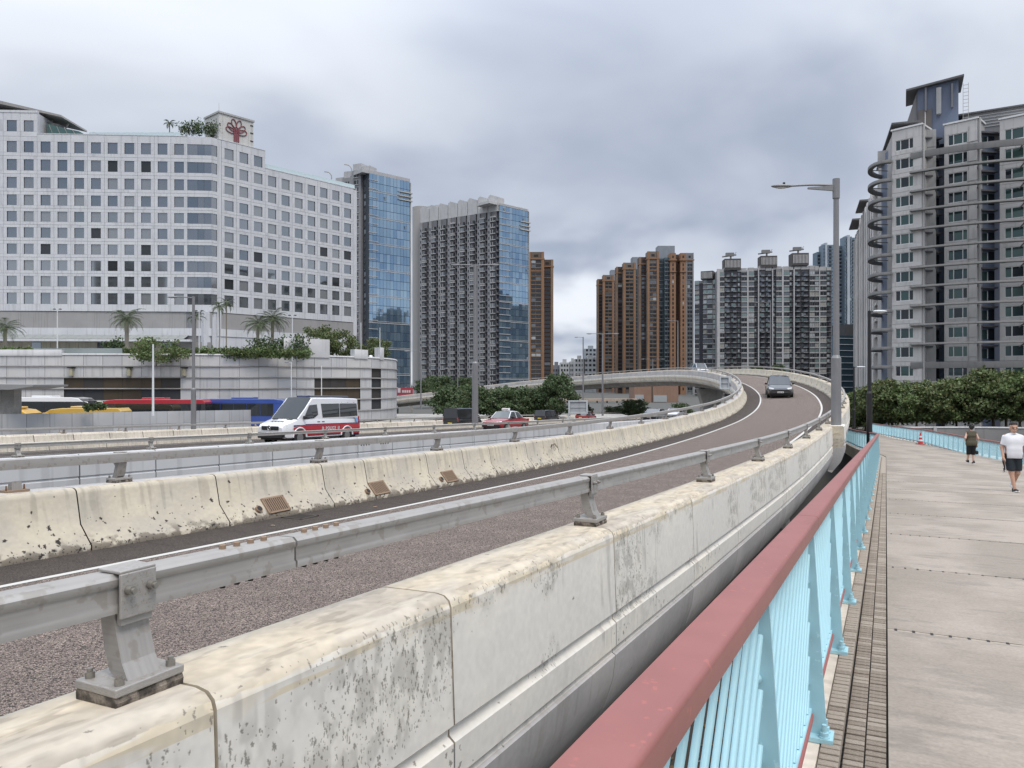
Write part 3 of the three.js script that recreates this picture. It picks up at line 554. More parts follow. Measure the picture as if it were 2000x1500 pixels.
function car(o) {                                                    // front at -z
  const t = thing(o.name, o.label, o.cat, o.pos, o.turn, o.group), { L, W, H } = o, Z = f => -L / 2 + f * L;
  t.rotation.order = 'YXZ'; t.rotation.x = o.pitch || 0;
  const yb = o.yb || .24, hw = [[0, .80], [.03, .90], [.1, .98], [.25, 1], [.8, 1], [.93, .97], [.98, .92], [1, .86]];
  const st = [0, .012, .04, .09, .15, .22, o.cowl, ...[.4, .55, .7].filter(f => f > o.cowl), o.tail, .975, .992, 1].filter((f, i, a) => a.indexOf(f) === i).sort((a, b) => a - b);
  const low = st.map(f => { const w = W / 2 * curve(hw, f), y = curve(o.top, f), b = curve(o.bottom || [[0, yb + .08], [.05, yb], [.95, yb], [1, yb + .12]], f); return [Z(f), [[w * .86, b], [w * .97, b + .07], [w, lerp(b, y, .45)], [w * .985, lerp(b, y, .78)], [w * .94, y - .03], [w * .80, y], [0, y + .02]]]; });
  mesh('body', merge([patch(low, 0, low.length - 1, 0, 12), endCap(low, 0), endCap(low, low.length - 1)]), o.paint, t);
  mesh('underside', bx(-W * .42, W * .42, yb - .06, yb + .12, Z(.04), Z(.96)), trim, t);
  const r0 = o.roof[0], r1 = o.roof[1], yc = curve(o.top, o.cowl), yt = curve(o.top, o.tail), wB = W / 2 * .93, wR = W / 2 * (o.roofW || .74), mid = (r0 + r1) / 2;
  const sec = (f, belt, h, w) => [Z(f), [[lerp(wB, w, (h - belt) < .05 ? 0 : 0), belt], [lerp(wB, w, .0) , belt + .001], [w, h - .05], [w * .86, h], [0, h + .03]]];
  const gh = [[Z(o.cowl), [[wB, yc - .02], [wB * .97, yc], [wB * .94, yc + .01], [wB * .8, yc + .015], [0, yc + .03]]], sec(r0, yc, H - .03, wR), sec(mid, lerp(yc, yt, .5), H, wR), sec(r1, yt, H - .04, wR * .97), [Z(o.tail), [[wB * .96, yt - .02], [wB * .93, yt], [wB * .9, yt + .01], [wB * .76, yt + .015], [0, yt + .03]]]];
  const gm = o.glass || carGlass;
  if (o.panelBody) mesh('cabin', patch(gh, 0, 4, 0, 8), o.paint, t);
  else {
    mesh('windscreen', patch(gh, 0, 1, 2, 6, 0), gm, t); mesh('rear_window', patch(gh, 3, 4, 2, 6, 0), gm, t);
    for (const [a, b] of [[0, 2], [6, 8]]) mesh('side_window', patch(gh, 0, 4, a, b, 0), gm, t);
    mesh('roof', patch(gh, 1, 3, 2, 6, .012), o.roofPaint || o.paint, t);
    const pil = []; for (const sx of [1, -1]) for (const [a, b] of [[0, 1], [3, 4]]) { const p = gh[a][1][2], q = gh[b][1][2]; pil.push(beam(V3(p[0] * sx, p[1], gh[a][0]), V3(q[0] * sx, q[1], gh[b][0]), .07, .05)); }
    for (const sx of [1, -1]) for (const i of [2]) { const p = gh[i][1][1], q = gh[i][1][2]; pil.push(beam(V3(p[0] * sx, p[1], gh[i][0]), V3(q[0] * sx, q[1], gh[i][0]), .09, .05)); }
    for (const g of pil) mesh('pillar', g, o.roofPaint || o.paint, t);
  }
  const wr = o.wheel || .34;
  for (const sx of [1, -1]) for (const f of [o.axles[0], o.axles[1]]) {
    const g = new THREE.Group(); g.name = 'wheel'; g.position.set(sx * (W / 2 - .12), wr, Z(f)); t.add(g);
    mesh('tyre', at(new THREE.CylinderGeometry(wr, wr, .24, 24), 0, 0, 0, 0, 0, Math.PI / 2), M.rubber, g); mesh('rim', at(new THREE.CylinderGeometry(wr * .62, wr * .62, .252, 10), 0, 0, 0, 0, 0, Math.PI / 2), alloy, g);
    mesh('wheel_arch', at(new THREE.CylinderGeometry(wr * 1.22, wr * 1.22, W * .03, 24), sx * (W / 2 - .035), wr * 1.02, Z(f), 0, 0, Math.PI / 2), trim, t);
    g.position.x = sx * (W / 2 - .10);
  }
  for (const sx of [1, -1]) {
    const m = mesh('mirror', rbox(.22, .15, .12, .04, sx * (W / 2 + .06), yc + .10, Z(o.cowl + .06)), o.mirror || trim, t);
    const hy = o.lampY || curve(o.top, .05) - .12;
    mesh('headlight', at(rbox(.40, o.lampH || .15, .20, .05), sx * W * .345, hy, Z(.03) + .04, sx * -.45, 0, sx * .12), lampClear, t);
    mesh('tail_light', rbox(.18, o.tailH || .22, .10, .03, sx * W * .425, yt - .16, Z(.985)), lampRed, t);
  }
  mesh('front_bumper', rbox(W * .86, .20, .16, .05, 0, yb + .20, Z(.012)), trim, t);
  mesh('rear_bumper', rbox(W * .88, .18, .14, .05, 0, yb + .22, Z(.99)), o.bumper || trim, t);
  mesh('front_plate', rbox(.50, .12, .02, .006, 0, yb + .26, Z(0) - .045), plateW, t); mesh('rear_plate', rbox(.50, .13, .02, .006, 0, o.plateY || yb + .42, Z(1) + .04), plateY, t);
  { const mk = []; for (let i = 0; i < 6; i++) mk.push(cb(.045, .075, .004, -.18 + i * .07 + (i > 1 ? .03 : 0), yb + .26, Z(0) - .057)); mesh('plate_marks', merge(mk), plateDark, t); }
  t.userData.Z = undefined; delete t.userData.Z;
  return { t, Z, gh, low, yc, yt, wB, wR };
}
const suv = { L: 4.75, W: 1.92, H: 1.62, cowl: .24, tail: .955, roof: [.43, .80], top: [[0, .70], [.03, .80], [.10, .90], [.24, 1.02], [.5, 1.02], [.85, 1.06], [.975, 1.02], [1, .92]], axles: [.185, .80], wheel: .36 };
const onFly = (s, off) => ({ pos: FLY.at(s, off, .004).toArray(), turn: FLY.turn(s) + Math.PI, pitch: -Math.atan2(FLY.at(s + 2, off).y - FLY.at(s - 2, off).y, 4) * 1 });
{ // black car coming down the ramp
  let s = FLY.find(.25, .8, 1517); s = 79.5;
  const c = car({ ...suv, name: 'car', label: 'black hatchback car coming down the ramp round the bend', cat: 'car', L: 4.9, W: 2.06, H: 1.70, ...onFly(s, -.55), paint: paint(.012, .012, .015), lampY: .78 });
  mesh('grille', rbox(1.2, .14, .06, .03, 0, .44, c.Z(0) - .01), M.black, c.t); mesh('windscreen_sticker', cb(.14, .12, .004, .45, 1.40, c.Z(.40)), M.lampWhite, c.t);
}
{ // silver people carrier at the crest
  const c = car({ ...suv, name: 'people_carrier', label: 'silver people carrier at the top of the loop', cat: 'car', L: 4.7, W: 1.85, H: 1.85, cowl: .20, roof: [.38, .88], tail: .985, ...onFly(134, .0), paint: new THREE.MeshPhysicalMaterial({ color: lin(.5, .52, .55), metalness: .4, roughness: .3, clearcoat: 1 }) });
  mesh('grille', rbox(.9, .16, .06, .03, 0, .62, c.Z(0) - .01), M.black, c.t);
}
const onHwy = (d, off, away) => { const s = hwS(d); return { pos: HW.at(s, off, off > -12 ? .426 : .004).toArray(), turn: HW.turn(s) + (away ? 0 : Math.PI), pitch: (away ? -1 : 1) * .0236 }; };
{ // red taxi
  const c = car({ name: 'taxi', label: 'red taxi with silver roof and roof sign behind the near highway rail', cat: 'taxi', L: 4.7, W: 1.72, H: 1.50, cowl: .30, tail: .80, roof: [.42, .68], roofW: .70, top: [[0, .70], [.04, .80], [.3, .95], [.5, .96], [.8, .98], [.97, .92], [1, .80]], axles: [.18, .78], wheel: .31, ...onHwy(56.1, -3.4, false), paint: paint(.30, .012, .02), roofPaint: paint(.55, .56, .58), glass: new THREE.MeshPhysicalMaterial({ color: lin(.06, .075, .08), roughness: .05, clearcoat: 1 }) });
  const g = new THREE.Group(); g.name = 'roof_sign'; c.t.add(g); mesh('sign_box', rbox(.62, .17, .2, .03, 0, 1.62, c.Z(.5)), plateW, g); mesh('sign_marks', merge([-.2, -.1, 0, .1, .2].map(x => cb(.06, .07, .004, x, 1.62, c.Z(.5) - .103))), std(lin(.35, .02, .02), .6), g);
}
{ // vehicles driving away
  car({ name: 'delivery_van', label: 'black high-roofed delivery van driving away on the far carriageway', cat: 'van', L: 5.2, W: 1.92, H: 2.25, cowl: .16, tail: .995, roof: [.28, .985], roofW: .86, top: [[0, .85], [.05, 1.02], [.16, 1.2], [.5, 1.22], [1, 1.22]], axles: [.17, .78], panelBody: true, tailH: .4, plateY: .72, ...onHwy(71.9, -17.7, true), paint: paint(.010, .011, .014) });
  car({ name: 'people_carrier', label: 'dark people carrier driving away beside the roadside trees', cat: 'car', L: 4.9, W: 1.85, H: 1.92, cowl: .18, tail: .992, roof: [.33, .955], roofW: .80, top: [[0, .75], [.05, .92], [.18, 1.08], [.5, 1.1], [1, 1.08]], axles: [.17, .80], plateY: .80, ...onHwy(96, -20.5, true), paint: paint(.014, .012, .016), bumper: M.lampWhite });
  car({ name: 'car', label: 'red car driving away below the back of the road sign', cat: 'car', ...suv, ...onHwy(110, -21, true), paint: paint(.22, .01, .012) });
  car({ name: 'car', label: 'grey car behind the far parapet at the end of the cream barrier', cat: 'car', ...suv, H: 1.5, ...onHwy(92, -4, false), paint: paint(.16, .18, .20) });
  car({ name: 'car', label: 'white car behind the far parapet below the bridge pier', cat: 'car', ...suv, H: 1.5, ...onHwy(101, -4.2, false), paint: paint(.6, .62, .65) });
}
// police van: the largest vehicle in view
const font = await new FontLoader().loadAsync('fonts/droid/droid_sans_bold.typeface.json');
const words = (s, size, depth = .006) => { const g = new TextGeometry(s, { font, size, depth, curveSegments: 4, bevelEnabled: false }); g.computeBoundingBox(); g.translate(-(g.boundingBox.max.x + g.boundingBox.min.x) / 2, 0, 0); return g; };
{
  const white = paint(.72, .73, .76), red = paint(.40, .010, .022), navy = paint(.02, .022, .10);
  const c = car({ name: 'police_van', label: 'white police van with red side stripe and blue light bar on the highway', cat: 'van', L: 5.8, W: 2.0, H: 2.38, yb: .30, cowl: .165, tail: .997, roof: [.345, .975], roofW: .88, top: [[0, .88], [.015, 1.0], [.06, 1.10], [.165, 1.27], [.3, 1.30], [1, 1.30]], axles: [.175, .80], wheel: .36, panelBody: true, lampY: .90, lampH: .24, tailH: .5, paint: white, ...onHwy(38.4, -4.6, false) });
  const { t, Z, gh } = c;
  mesh('windscreen', patch(gh, 0, 1, 2, 6, .012).scale(.955, 1, 1).translate(0, .0, -.004), new THREE.MeshPhysicalMaterial({ color: lin(.035, .042, .05), roughness: .08, specularIntensity: .6 }), t);
  // pieces that lie on the flank, outlined in z, y
  const flank = (z, y) => { const k = [[.30, .86], [.37, .97], [.75, 1], [1.08, .985], [1.27, .94], [1.30, .93], [2.33, .883]]; for (let i = 0; i < 6; i++) if (y <= k[i + 1][0]) return lerp(k[i][1], k[i + 1][1], (y - k[i][0]) / (k[i + 1][0] - k[i][0])); return .883; };
  const onSide = (pts, sx, out) => { const s = new THREE.Shape(pts.map(p => new THREE.Vector2(p[0], p[1]))); let g = new THREE.ExtrudeGeometry(s, { depth: .012, bevelEnabled: false, steps: 1 }); g = plain(g); const p = g.attributes.position; for (let i = 0; i < p.count; i++) { const z = p.getX(i), y = p.getY(i), o = p.getZ(i); p.setXYZ(i, sx * (flank(z, y) + out + o), y, z); } g.computeVertexNormals(); return g; };
  for (const sx of [1, -1]) {
    mesh('door_window', onSide([[Z(.225), 1.26], [Z(.305), 1.98], [Z(.40), 2.02], [Z(.415), 1.5], [Z(.36), 1.32]], sx, .004), carGlass, t);
    mesh('side_window', onSide([[Z(.475), 1.34], [Z(.455), 2.05], [Z(.70), 2.07], [Z(.705), 1.36]], sx, .004), carGlass, t);
    mesh('side_window', onSide([[Z(.715), 1.36], [Z(.71), 2.07], [Z(.955), 2.07], [Z(.965), 1.40]], sx, .004), carGlass, t);
    const band = (y0, y1, m, n, o) => { for (const [a, b] of [[.10, .245], [.247, .44], [.442, .70], [.702, .985]]) mesh(n, onSide([[Z(a), y0], [Z(b), y0], [Z(b), y1], [Z(a), y1 - (a < .11 ? .12 : 0)]], sx, o), m, t); };
    band(.46, .75, red, 'red_stripe', .006); band(.75, .985, red, 'red_stripe', .006); band(.988, 1.03, navy, 'blue_line', .003); band(.34, .455, navy, 'lower_stripe', .003);
    for (const f of [.175, .80]) mesh('white_arch', at(new THREE.TorusGeometry(.47, .05, 6, 20, Math.PI), sx * .995, .38, Z(f), Math.PI / 2), white, t);
    mesh('door_handle', rbox(.03, .05, .2, .012, sx * .975, 1.12, Z(.415)), trim, t); mesh('door_handle', rbox(.03, .05, .2, .012, sx * .975, 1.12, Z(.475)), trim, t);
    const w = words('POLICE', .17); at(w, sx * 1.022, .70, Z(.57), sx > 0 ? Math.PI / 2 : -Math.PI / 2); mesh('police_lettering', w, M.lampWhite, t);
    const glyph = []; for (const k of [-1, 1]) for (let r = 0; r < 5; r++) { glyph.push(cb(.006, .02, .15, sx * 1.024, .70 + r * .038, Z(.57) + k * .62)); if (r % 2) glyph.push(cb(.006, .18, .02, sx * 1.024, .775, Z(.57) + k * .62 + (r - 2) * .045)); } mesh('side_characters', merge(glyph), M.lampWhite, t);
    mesh('crest', onSide([[Z(.93), 1.10], [Z(.965), 1.10], [Z(.965), 1.30], [Z(.93), 1.30]], sx, .006), std(lin(.16, .30, .55), .5), t);
    mesh('tail_strip', rbox(.05, .5, .05, .02, sx * .90, .95, Z(.997)), lampRed, t);
  }
  mesh('grille', rbox(1.12, .20, .08, .04, 0, .84, Z(0) - .01), M.black, t); mesh('lower_grille', rbox(1.6, .30, .10, .05, 0, .48, Z(0) - .01), trim, t);
  const em = new THREE.Group(); em.name = 'emblem'; em.position.set(0, .86, Z(0) - .07); em.rotation.y = Math.PI; t.add(em);
  mesh('ring', new THREE.TorusGeometry(.115, .014, 8, 24), M.chrome, em); for (let k = 0; k < 3; k++) mesh('arm', at(new THREE.ConeGeometry(.022, .11, 4), Math.sin(k * 2.094) * .055, Math.cos(k * 2.094) * .055, 0, 0, 0, -k * 2.094), M.chrome, em);
  for (const x of [-.30, .30]) mesh('bonnet_vent', rbox(.34, .02, .10, .01, x * 1.6, 1.262, Z(.145)), trim, t);
  const hood = words('POLICE', .17, .004); hood.scale(-1, 1, 1); at(hood, 0, 1.148, Z(.067), Math.PI, -1.37 + .0, 0); mesh('bonnet_lettering', hood, std(lin(.5, .03, .04), .5), t);
  const bar = new THREE.Group(); bar.name = 'light_bar'; t.add(bar); mesh('lamp_housing', rbox(.75, .14, .28, .05, 0, 2.42, Z(.40)), new THREE.MeshPhysicalMaterial({ color: lin(.012, .018, .08), roughness: .12, clearcoat: 1 }), bar); mesh('mount', cb(.5, .06, .2, 0, 2.34, Z(.40)), trim, bar);
  mesh('roof_rack', rbox(1.3, .13, 2.0, .06, .1, 2.42, Z(.74)), std(lin(.05, .055, .065), .4), t);
  mesh('wiper', beam(V3(-.3, 1.33, Z(.172)), V3(.42, 1.36, Z(.178)), .02, .02), trim, t);
  for (let i = 0; i < 6; i++) mesh('rivet', at(new THREE.SphereGeometry(.018, 6, 4), -.876, 2.13, Z(.47 + i * .09)), trim, t);
}
// ---------- people: one continuous skin through tapered bones, clothes over it ----------
function skin(bones, lo, hi, cell, k = .03, cut) {                   // bones: [x, y, z, r, x, y, z, r]
  const size = Math.max(hi[0] - lo[0], hi[1] - lo[1], hi[2] - lo[2]), n = Math.ceil(size / cell) + 2, mc = new MarchingCubes(n, M.black, false, false, 60000);
  const c = [0, 1, 2].map(i => (lo[i] + hi[i]) / 2), half = n * cell / 2;
  mc.isolation = 0;
  const pre = bones.map(b => { const d = [b[4] - b[0], b[5] - b[1], b[6] - b[2]]; return [...b, ...d, d[0] * d[0] + d[1] * d[1] + d[2] * d[2] + 1e-9]; });
  for (let z = 0; z < n; z++) for (let y = 0; y < n; y++) for (let x = 0; x < n; x++) {
    const p = [c[0] + (x / n * 2 - 1) * half, c[1] + (y / n * 2 - 1) * half, c[2] + (z / n * 2 - 1) * half];
    let D = 1;
    if (p[0] < lo[0] - .05 || p[0] > hi[0] + .05 || p[2] < lo[2] - .05 || p[2] > hi[2] + .05) { mc.field[n * n * z + n * y + x] = -1; continue; }
    for (const b of pre) {
      const ax = p[0] - b[0], ay = p[1] - b[1], az = p[2] - b[2], t = Math.min(1, Math.max(0, (ax * b[8] + ay * b[9] + az * b[10]) / b[11]));
      const d = Math.hypot(ax - t * b[8], ay - t * b[9], az - t * b[10]) - (b[3] + (b[7] - b[3]) * t);
      const h = Math.max(k - Math.abs(D - d), 0) / k; D = Math.min(D, d) - h * h * k * .25;
    }
    if (cut) D = Math.max(D, cut(p));
    mc.field[n * n * z + n * y + x] = -D;
  }
  mc.update();
  const g = new THREE.BufferGeometry(), P = new Float32Array(mc.count * 3);
  for (let i = 0; i < mc.count; i++) for (let j = 0; j < 3; j++) P[i * 3 + j] = c[j] + mc.positionArray[i * 3 + j] * half;
  g.setAttribute('position', new THREE.BufferAttribute(P, 3)); const w = mergeVertices(g, 1e-4); w.computeVertexNormals();
  return w;
}
function hand(w, dir, side) {                                        // wrist, direction of the fingers, side of the thumb
  const d = V3(...dir).normalize(), s = V3(...side).normalize(), q = (a, b) => [w[0] + d.x * a + s.x * b, w[1] + d.y * a + s.y * b, w[2] + d.z * a + s.z * b], B = [];
  B.push([...q(-.03, 0), .026, ...q(.02, 0), .030], [...q(.02, .015), .024, ...q(.075, .02), .020], [...q(.02, -.015), .024, ...q(.075, -.025), .018]);
  [[.032, .165], [.011, .18], [-.011, .17], [-.031, .15]].forEach(([o, l]) => B.push([...q(.075, o), .0095, ...q(l - .035, o * 1.1), .009], [...q(l - .035, o * 1.1), .009, ...q(l, o * .9).map((v, i) => v + [0, 0, .012][i]), .0075]));
  B.push([...q(.015, .03), .013, ...q(.055, .058), .011], [...q(.055, .058), .011, ...q(.09, .06), .009]);
  return B;
}
function fingers(w, dir, side) { const B = hand(w, dir, side), xs = B.flatMap(b => [[b[0], b[1], b[2]], [b[4], b[5], b[6]]]); const lo = [0, 1, 2].map(i => Math.min(...xs.map(p => p[i])) - .035), hi = [0, 1, 2].map(i => Math.max(...xs.map(p => p[i])) + .035); return skin(B, lo, hi, .0045, .012); }
function head(hx, hy, hz, yaw = 0) {
  const B = [[0, .045, -.012, .085, 0, .055, .012, .082], [0, -.01, .02, .07, 0, -.075, .045, .047], [0, -.11, -.015, .052, 0, -.04, -.01, .06], [0, .01, .095, .012, 0, -.022, .108, .016], [-.03, .035, .086, .014, .03, .035, .086, .014], [-.082, 0, -.005, .014, -.086, -.04, -.005, .010], [.082, 0, -.005, .014, .086, -.04, -.005, .010], [-.02, -.062, .080, .010, .02, -.062, .080, .010]];
  return skin(B, [-.12, -.16, -.12], [.12, .15, .14], .0065, .025).rotateY(yaw).translate(hx, hy, hz);
}
const flesh = new THREE.MeshPhysicalMaterial({ color: lin(.46, .27, .19), roughness: .55, sheen: .2 }), fleshPale = new THREE.MeshPhysicalMaterial({ color: lin(.58, .38, .29), roughness: .55, sheen: .2 }), hairM = std(lin(.010, .009, .009), .6);
const cloth = (r, g, b) => new THREE.MeshPhysicalMaterial({ color: lin(r, g, b), roughness: .9, sheen: .3, sheenRoughness: .6 });
{ // man walking towards the camera
  const d = 19.3, s = fbS(d) + 1.5, p = PX(1979, 961, d), q = FB.at(FB.find(4.6, -.03, 1979), 4.6, -.03);
  const t = thing('person', 'person in white short-sleeved shirt and dark shorts walking towards the camera', 'person', [p.x, p.y, p.z], -.25);
  const legs = [[-.09, .90, 0, .085, -.075, .50, .10, .060], [-.075, .50, .10, .056, -.035, .10, .20, .036], [.09, .90, 0, .085, .085, .49, .03, .060], [.085, .49, .03, .056, .075, .16, -.24, .036]];
  const arms = [[-.175, 1.39, 0, .052, -.245, 1.12, -.02, .043], [-.245, 1.12, -.02, .041, -.255, .89, .10, .028], [.175, 1.39, 0, .052, .25, 1.12, -.04, .043], [.25, 1.12, -.04, .041, .27, .88, .0, .028]];
  const trunk = [[-.08, .94, 0, .115, .08, .94, 0, .115], [-.07, 1.08, .02, .115, .07, 1.08, .02, .115], [-.09, 1.26, 0, .115, .09, 1.26, 0, .115], [-.15, 1.38, -.01, .065, .15, 1.38, -.01, .065], [0, 1.40, -.01, .06, 0, 1.50, .0, .052]];
  const body = [skin([...legs, ...arms, ...trunk], [-.36, .04, -.34], [.38, 1.58, .34], .0125), head(0, 1.605, .015), fingers([-.257, .87, .105], [0, -.95, .25], [.3, 0, 1]), fingers([.272, .86, .0], [.05, -1, .05], [0, 0, 1])];
  mesh('body', merge(body), flesh, t);
  const up = b => [b[0], b[1], b[2], b[3] + .014, b[4], b[5], b[6], b[7] + .014];
  const sl = [[-.165, 1.375, 0, .068, -.226, 1.19, -.015, .066], [.165, 1.375, 0, .068, .23, 1.19, -.03, .066], [-.07, 1.0, .01, .127, -.07, 1.3, 0, .12], [.07, 1.0, .01, .127, .07, 1.3, 0, .12]];
  mesh('shirt', skin([...trunk.slice(0, 4).map(up), [-.065, .90, 0, .132, .065, .90, 0, .132], [-.08, 1.43, -.01, .05, .08, 1.43, -.01, .05], ...sl], [-.36, .80, -.26], [.37, 1.53, .26], .012, .07, ([x, y, z]) => Math.max(.855 - y, y - 1.49 + Math.max(0, Math.abs(x) - .055) * .42, (Math.abs(x) > .17 ? 1.155 + (Math.abs(x) - .17) * .4 - y : -1))), cloth(.70, .70, .73), t);
  mesh('collar', at(new THREE.TorusGeometry(.062, .016, 6, 14), 0, 1.462, .008, 0, Math.PI / 2 - .25), cloth(.72, .72, .75), t);
  mesh('shorts', skin([[-.075, .92, 0, .125, .075, .92, 0, .125], [-.095, .88, 0, .108, -.085, .54, .09, .092], [.095, .88, 0, .108, .09, .53, .035, .092]], [-.26, .48, -.2], [.27, 1.0, .26], .012, .04, ([x, y]) => Math.max(.545 - y, y - .985)), cloth(.012, .018, .024), t);
  mesh('hair', skin([[0, .085, -.035, .082, 0, .095, .02, .078], [0, .02, -.06, .06, 0, .05, -.05, .07]], [-.12, -.06, -.15], [.12, .2, .13], .007, .03, ([x, y, z]) => Math.max(.045 + z * .6 - y, -.02 - y)).translate(0, 1.605, .015), hairM, t);
  for (const sx of [-1, 1]) { mesh('eye', at(new THREE.SphereGeometry(.010, 8, 6), sx * .032, 1.613, .098), M.black, t); mesh('spectacle_rim', at(new THREE.TorusGeometry(.024, .0035, 5, 16), sx * .034, 1.612, .108), M.black, t); mesh('eyebrow', cb(.04, .008, .008, sx * .034, 1.646, .104), hairM, t); }
  mesh('mouth', cb(.045, .008, .006, 0, 1.536, .092), std(lin(.30, .10, .09), .6), t);
  const shoe = (x, y, z, tilt, m) => { const g = skin([[0, .05, -.06, .045, 0, .04, .06, .042], [0, .04, .06, .042, 0, .03, .15, .034], [0, .08, -.05, .045, 0, .10, -.045, .042]], [-.08, -.01, -.14], [.08, .17, .22], .01, .03, ([a, b]) => -b); const o = new THREE.Group(); o.name = 'shoe'; o.position.set(x, y, z); o.rotation.x = tilt; t.add(o); mesh('upper', g, m, o); mesh('sole', rbox(.088, .028, .29, .012, 0, .012, .035), M.lampWhite, o); };
  shoe(-.035, .012, .22, -.22, M.black); shoe(.075, .085, -.27, .42, M.lampWhite);
}
{ const p = PX(1963, 908, 19.1), u = thing('folding_umbrella', 'small black folded umbrella held in the hand of the man in white shirt', 'umbrella', [p.x, p.y, p.z], 0); const m = at(cyl(.012, .028, .30, 10), 0, -.12, 0, 0, .5, .45); mesh('canopy', m, M.black, u); mesh('handle', at(cyl(.013, .013, .1, 8), -.0, -.13, .0, 0, .5, .45).translate(-.02, -.03, 0), M.black, u); mesh('strap', at(new THREE.TorusGeometry(.025, .003, 4, 12), -.03, -.16, 0), M.black, u); }
{ // woman walking away
  const d = 31.8, p = PX(1897, 906, d), t = thing('person', 'person in olive sleeveless top and black cropped trousers walking away', 'person', [p.x, p.y, p.z], Math.PI - .2);
  t.scale.setScalar(.95);
  const legs = [[-.085, .90, 0, .09, -.085, .50, .06, .062], [-.085, .50, .06, .058, -.08, .10, -.02, .038], [.085, .90, 0, .09, .09, .50, .06, .062], [.09, .50, .06, .058, .095, .12, .16, .038]];
  const arms = [[-.165, 1.36, 0, .048, -.25, 1.12, -.06, .04], [-.25, 1.12, -.06, .038, -.24, .90, .02, .028], [.165, 1.36, 0, .048, .26, 1.13, -.08, .04], [.26, 1.13, -.08, .038, .19, 1.00, .10, .028]];
  const trunk = [[-.085, .93, 0, .12, .085, .93, 0, .12], [-.06, 1.08, .01, .105, .06, 1.08, .01, .105], [-.08, 1.24, 0, .11, .08, 1.24, 0, .11], [-.13, 1.36, -.01, .06, .13, 1.36, -.01, .06], [0, 1.38, 0, .055, 0, 1.49, .01, .048]];
  mesh('body', merge([skin([...legs, ...arms, ...trunk], [-.36, .04, -.3], [.36, 1.56, .3], .0125), head(0, 1.59, .02), fingers([-.24, .88, .025], [0, -1, .2], [.3, 0, 1]), fingers([.185, .99, .11], [-.8, -.3, .4], [0, .8, .4])]), fleshPale, t);
  const up = b => [b[0], b[1], b[2], b[3] + .022, b[4], b[5], b[6], b[7] + .026];
  mesh('top', skin([...trunk.slice(0, 4).map(up), [-.09, .86, 0, .135, .09, .86, 0, .135]], [-.3, .74, -.24], [.3, 1.48, .24], .012, .05, ([x, y]) => Math.max(.80 - y, y - 1.435, Math.abs(x) - .205)), cloth(.085, .075, .05), t);
  mesh('trousers', skin([[-.08, .90, 0, .12, .08, .90, 0, .12], [-.09, .86, 0, .11, -.088, .40, .045, .078], [.09, .86, 0, .11, .09, .40, .075, .078]], [-.25, .34, -.2], [.25, 1.0, .24], .012, .04, ([x, y]) => Math.max(.40 - y, y - .96)), cloth(.010, .010, .012), t);
  const R = rnd(8), curls = []; for (let i = 0; i < 40; i++) { const a = R() * 6.28, e = R() * 2.7 - 1.1, r = .085; curls.push([Math.cos(a) * Math.cos(e) * r, .05 + Math.sin(e) * r, Math.sin(a) * Math.cos(e) * r - .02, .026, Math.cos(a) * Math.cos(e) * (r + .02), .05 + Math.sin(e) * (r + .02), Math.sin(a) * Math.cos(e) * (r + .02) - .02, .022]); }
  mesh('hair', skin([[0, .05, -.03, .095, 0, .07, 0, .09], [0, -.02, -.045, .088, 0, .03, -.04, .095], ...curls], [-.17, -.12, -.18], [.17, .22, .16], .008, .02, ([x, y, z]) => Math.max(z - .055 - (y - .06) * .5, -.105 - y)).translate(0, 1.60, .01), hairM, t);
  for (const [x, y, z, r] of [[-.08, .01, -.03, .1], [.095, .05, .16, -.25]]) { const g = skin([[0, .05, -.06, .042, 0, .04, .06, .04], [0, .04, .06, .04, 0, .03, .13, .032], [0, .08, -.05, .042, 0, .10, -.045, .04]], [-.08, -.01, -.14], [.08, .17, .2], .01, .03, ([a, b]) => -b); const o = new THREE.Group(); o.name = 'shoe'; o.position.set(x, y, z); o.rotation.x = r; t.add(o); mesh('upper', g, M.black, o); mesh('sole', rbox(.08, .026, .27, .012, 0, .012, .03), M.lampWhite, o); }
}
{ const p = PX(1908, 884, 31.6), u = thing('wrist_bag', 'small dark bag hanging from the hand of the woman in olive top', 'bag', [p.x, p.y, p.z], 0); mesh('pouch', rbox(.10, .15, .09, .03), M.black, u); mesh('loop', at(new THREE.TorusGeometry(.03, .006, 5, 12), 0, .09, 0), M.black, u); mesh('paper', at(rbox(.05, .10, .02, .006), .06, -.08, .02, 0, 0, .4), M.lampWhite, u); }
{ // traffic cone beside the far railing
  const p = PX(1798, 868, 46), t = thing('traffic_cone', 'red and white traffic cone beside the right-hand railing', 'cone', [p.x, p.y, p.z], .3), r = std(lin(.45, .03, .03), .6);
  mesh('base', rbox(.40, .05, .40, .015, 0, .03, 0), r, t); const y = [.05, .2, .3, .42, .52, .68];
  for (let i = 0; i < 5; i++) mesh(i % 2 ? 'white_band' : 'red_band', cyl(.15 - y[i] * .165, .15 - y[i + 1] * .165, y[i + 1] - y[i], 16, 0, y[i], 0), i % 2 ? M.lampWhite : r, t);
  mesh('cone_ring', at(new THREE.TorusGeometry(.05, .012, 6, 12), 0, .72, 0), r, t);
}
